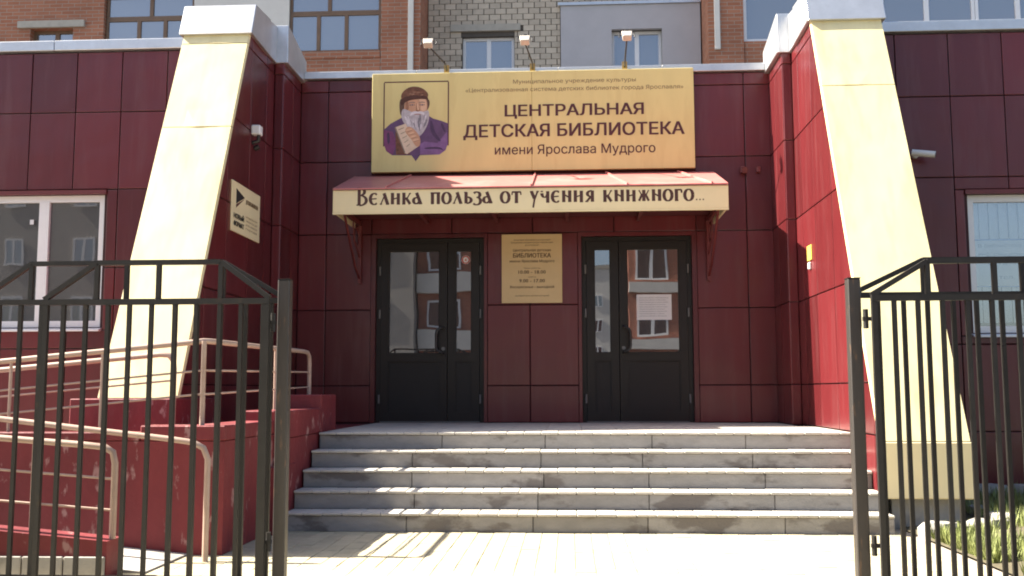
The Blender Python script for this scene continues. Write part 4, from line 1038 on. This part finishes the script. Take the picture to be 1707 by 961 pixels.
apwin(H1, ap, YB+.12, WHITEPVC, [-1.24], GLASSBALC); apwin(H2, ap, YB+.10, WHITEPVC, [1.86], GLASSBALC)
# red brick piers and balconies
YP = 8.0
B().box(-3.33, -2.53, YP, YB+.3, -.18, 15).build('pier', REDBRICK, ap)
B().box(3.19, 3.88, YP, YB+.3, -.18, 15).build('pier', REDBRICK, ap)
for x_, z0_ in ((-2.72, 7.0), (3.36, 7.55)):
    pts = B(); pts.box(x_-.055, x_+.055, YP-.06, YP-.002, z0_, 15); pts.build('downpipe', PLASTW, ap, bevel=.01)
lp = B(); col_wall(lp, -14, -9.06, -.18, 15, YP, YP+.4, [(-10.6, -9.7, 7.3, 8.31)]); lp.build('brick_wall', REDBRICK, ap)
B().box(-10.85, -9.45, YP-.06, YP+.1, 8.32, 8.46).build('lintel', LINTEL, ap)
apwin((-10.6, -9.7, 7.3, 8.31), ap, YP+.15, BROWNFR, [-10.1], GLASSBALC)
# left loggias
B().box(-9.05, -3.34, YP+.02, YP+.25, -.18, 7.55).build('balcony_wall', REDBRICK, ap)
B().box(-9.05, -3.34, YP-.02, YP+.25, 8.99, 9.15).build('balcony_slab', LINTEL, ap)
B().box(-9.05, -3.34, YP+.05, YP+.25, 9.151, 15).build('balcony_wall', REDBRICK, ap)
B().box(-9.05, -3.34, YB+.6, YB+.9, -.18, 15).build('loggia_back', PLASTG, ap)
apwin((-9.04, -7.2, 7.552, 8.50), ap, YP+.08, BROWNFR, [-8.35, -7.8], GLASSBALC, .05); apwin((-9.04, -7.2, 8.502, 8.985), ap, YP+.09, BROWNFR, [-8.1], GLASSBALC, .05)
B().box(-7.19, -5.22, YP+.03, YP+.2, 7.551, 8.988).build('loggia_panel', PLASTW, ap)
apwin((-5.21, -3.345, 7.70, 8.52), ap, YP+.08, BROWNFR, [-4.62, -4.05], GLASSBALC, .05); apwin((-5.21, -3.345, 8.522, 8.985), ap, YP+.09, BROWNFR, [-4.4], GLASSBALC, .05)
B().box(-5.21, -3.345, YP+.0, YP+.25, 7.552, 7.698).build('balcony_sill', REDBRICK, ap)
# right balconies, white frames
B().box(3.89, 12.5, YP+.02, YP+.25, -.18, 7.72).build('balcony_wall', REDBRICK, ap)
B().box(3.89, 12.5, YP-.02, YP+.25, 9.2, 9.35).build('balcony_slab', LINTEL, ap)
B().box(3.89, 12.5, YP+.05, YP+.25, 9.351, 15).build('balcony_wall', REDBRICK, ap)
B().box(3.89, 12.5, YB+.6, YB+.9, -.18, 15).build('loggia_back', PLASTG, ap)
for a, b, br in ((3.89, 6.55, [5.05]), (6.56, 8.36, [7.44]), (8.37, 10.2, [9.18]), (10.21, 12.4, [11.3])):
    apwin((a, b, 7.722, 9.198), ap, YP+.08, WHITEPVC, br, GLASSBALC, .06)

ap.location.z += .18

# ================================================================== BUILDINGS ACROSS THE YARD (seen in the door glass)
def far_block(label, x0, x1, Y, h, wallm, bandm, nx_, storey, bandh, wfrac=.55, depth=10, z0=.2):
    t = thing('apartment_block', label, 'building', ((x0+x1)/2, Y, 0), 'apartment blocks across the yard')
    B().box(x0, x1, Y-depth, Y, 0, h).build('wall', wallm, t)
    k = 0
    z = z0
    while z+storey <= h+.1:
        if bandm: B().box(x0+.001, x1-.001, Y+.002, Y+.35, z, z+bandh).build('balcony_band', bandm, t)
        dx = (x1-x0)/nx_
        for i in range(nx_):
            a = x0+dx*(i+.5-wfrac/2); b = x0+dx*(i+.5+wfrac/2)
            apwin((a, b, z+bandh+.15, z+storey-.35), t, Y+.02, WHITEPVC, [(a+b)/2], GLASSFAR, .1)
        z += storey
    B().box(x0-.1, x1+.1, Y-depth-.1, Y+.1, h, h+.4).build('parapet', LINTEL, t)
    return t
far_block('red brick apartment block with white balcony bands across the yard, mirrored in the left door', -7.6, -2.0, -41, 12, FARBRICK, PLASTW, 2, 3.0, 1.05, .62)
far_block('drab plastered block across the yard, mirrored at the left edge of the left door', -48, -7.7, -40, 14, PLASTG, None, 11, 3.0, 1.1, .3)
far_block('red brick apartment block with glazed balconies across the yard, mirrored in the right door', 3.5, 20, -41, 13, FARBRICK, PLASTW, 7, 3.0, .5, .66)
far_block('tall cream apartment block far across the yard, mirrored in the narrow right door pane', -10, 12, -100, 14.5, PLASTW, None, 9, 3.0, 1.0, .45)
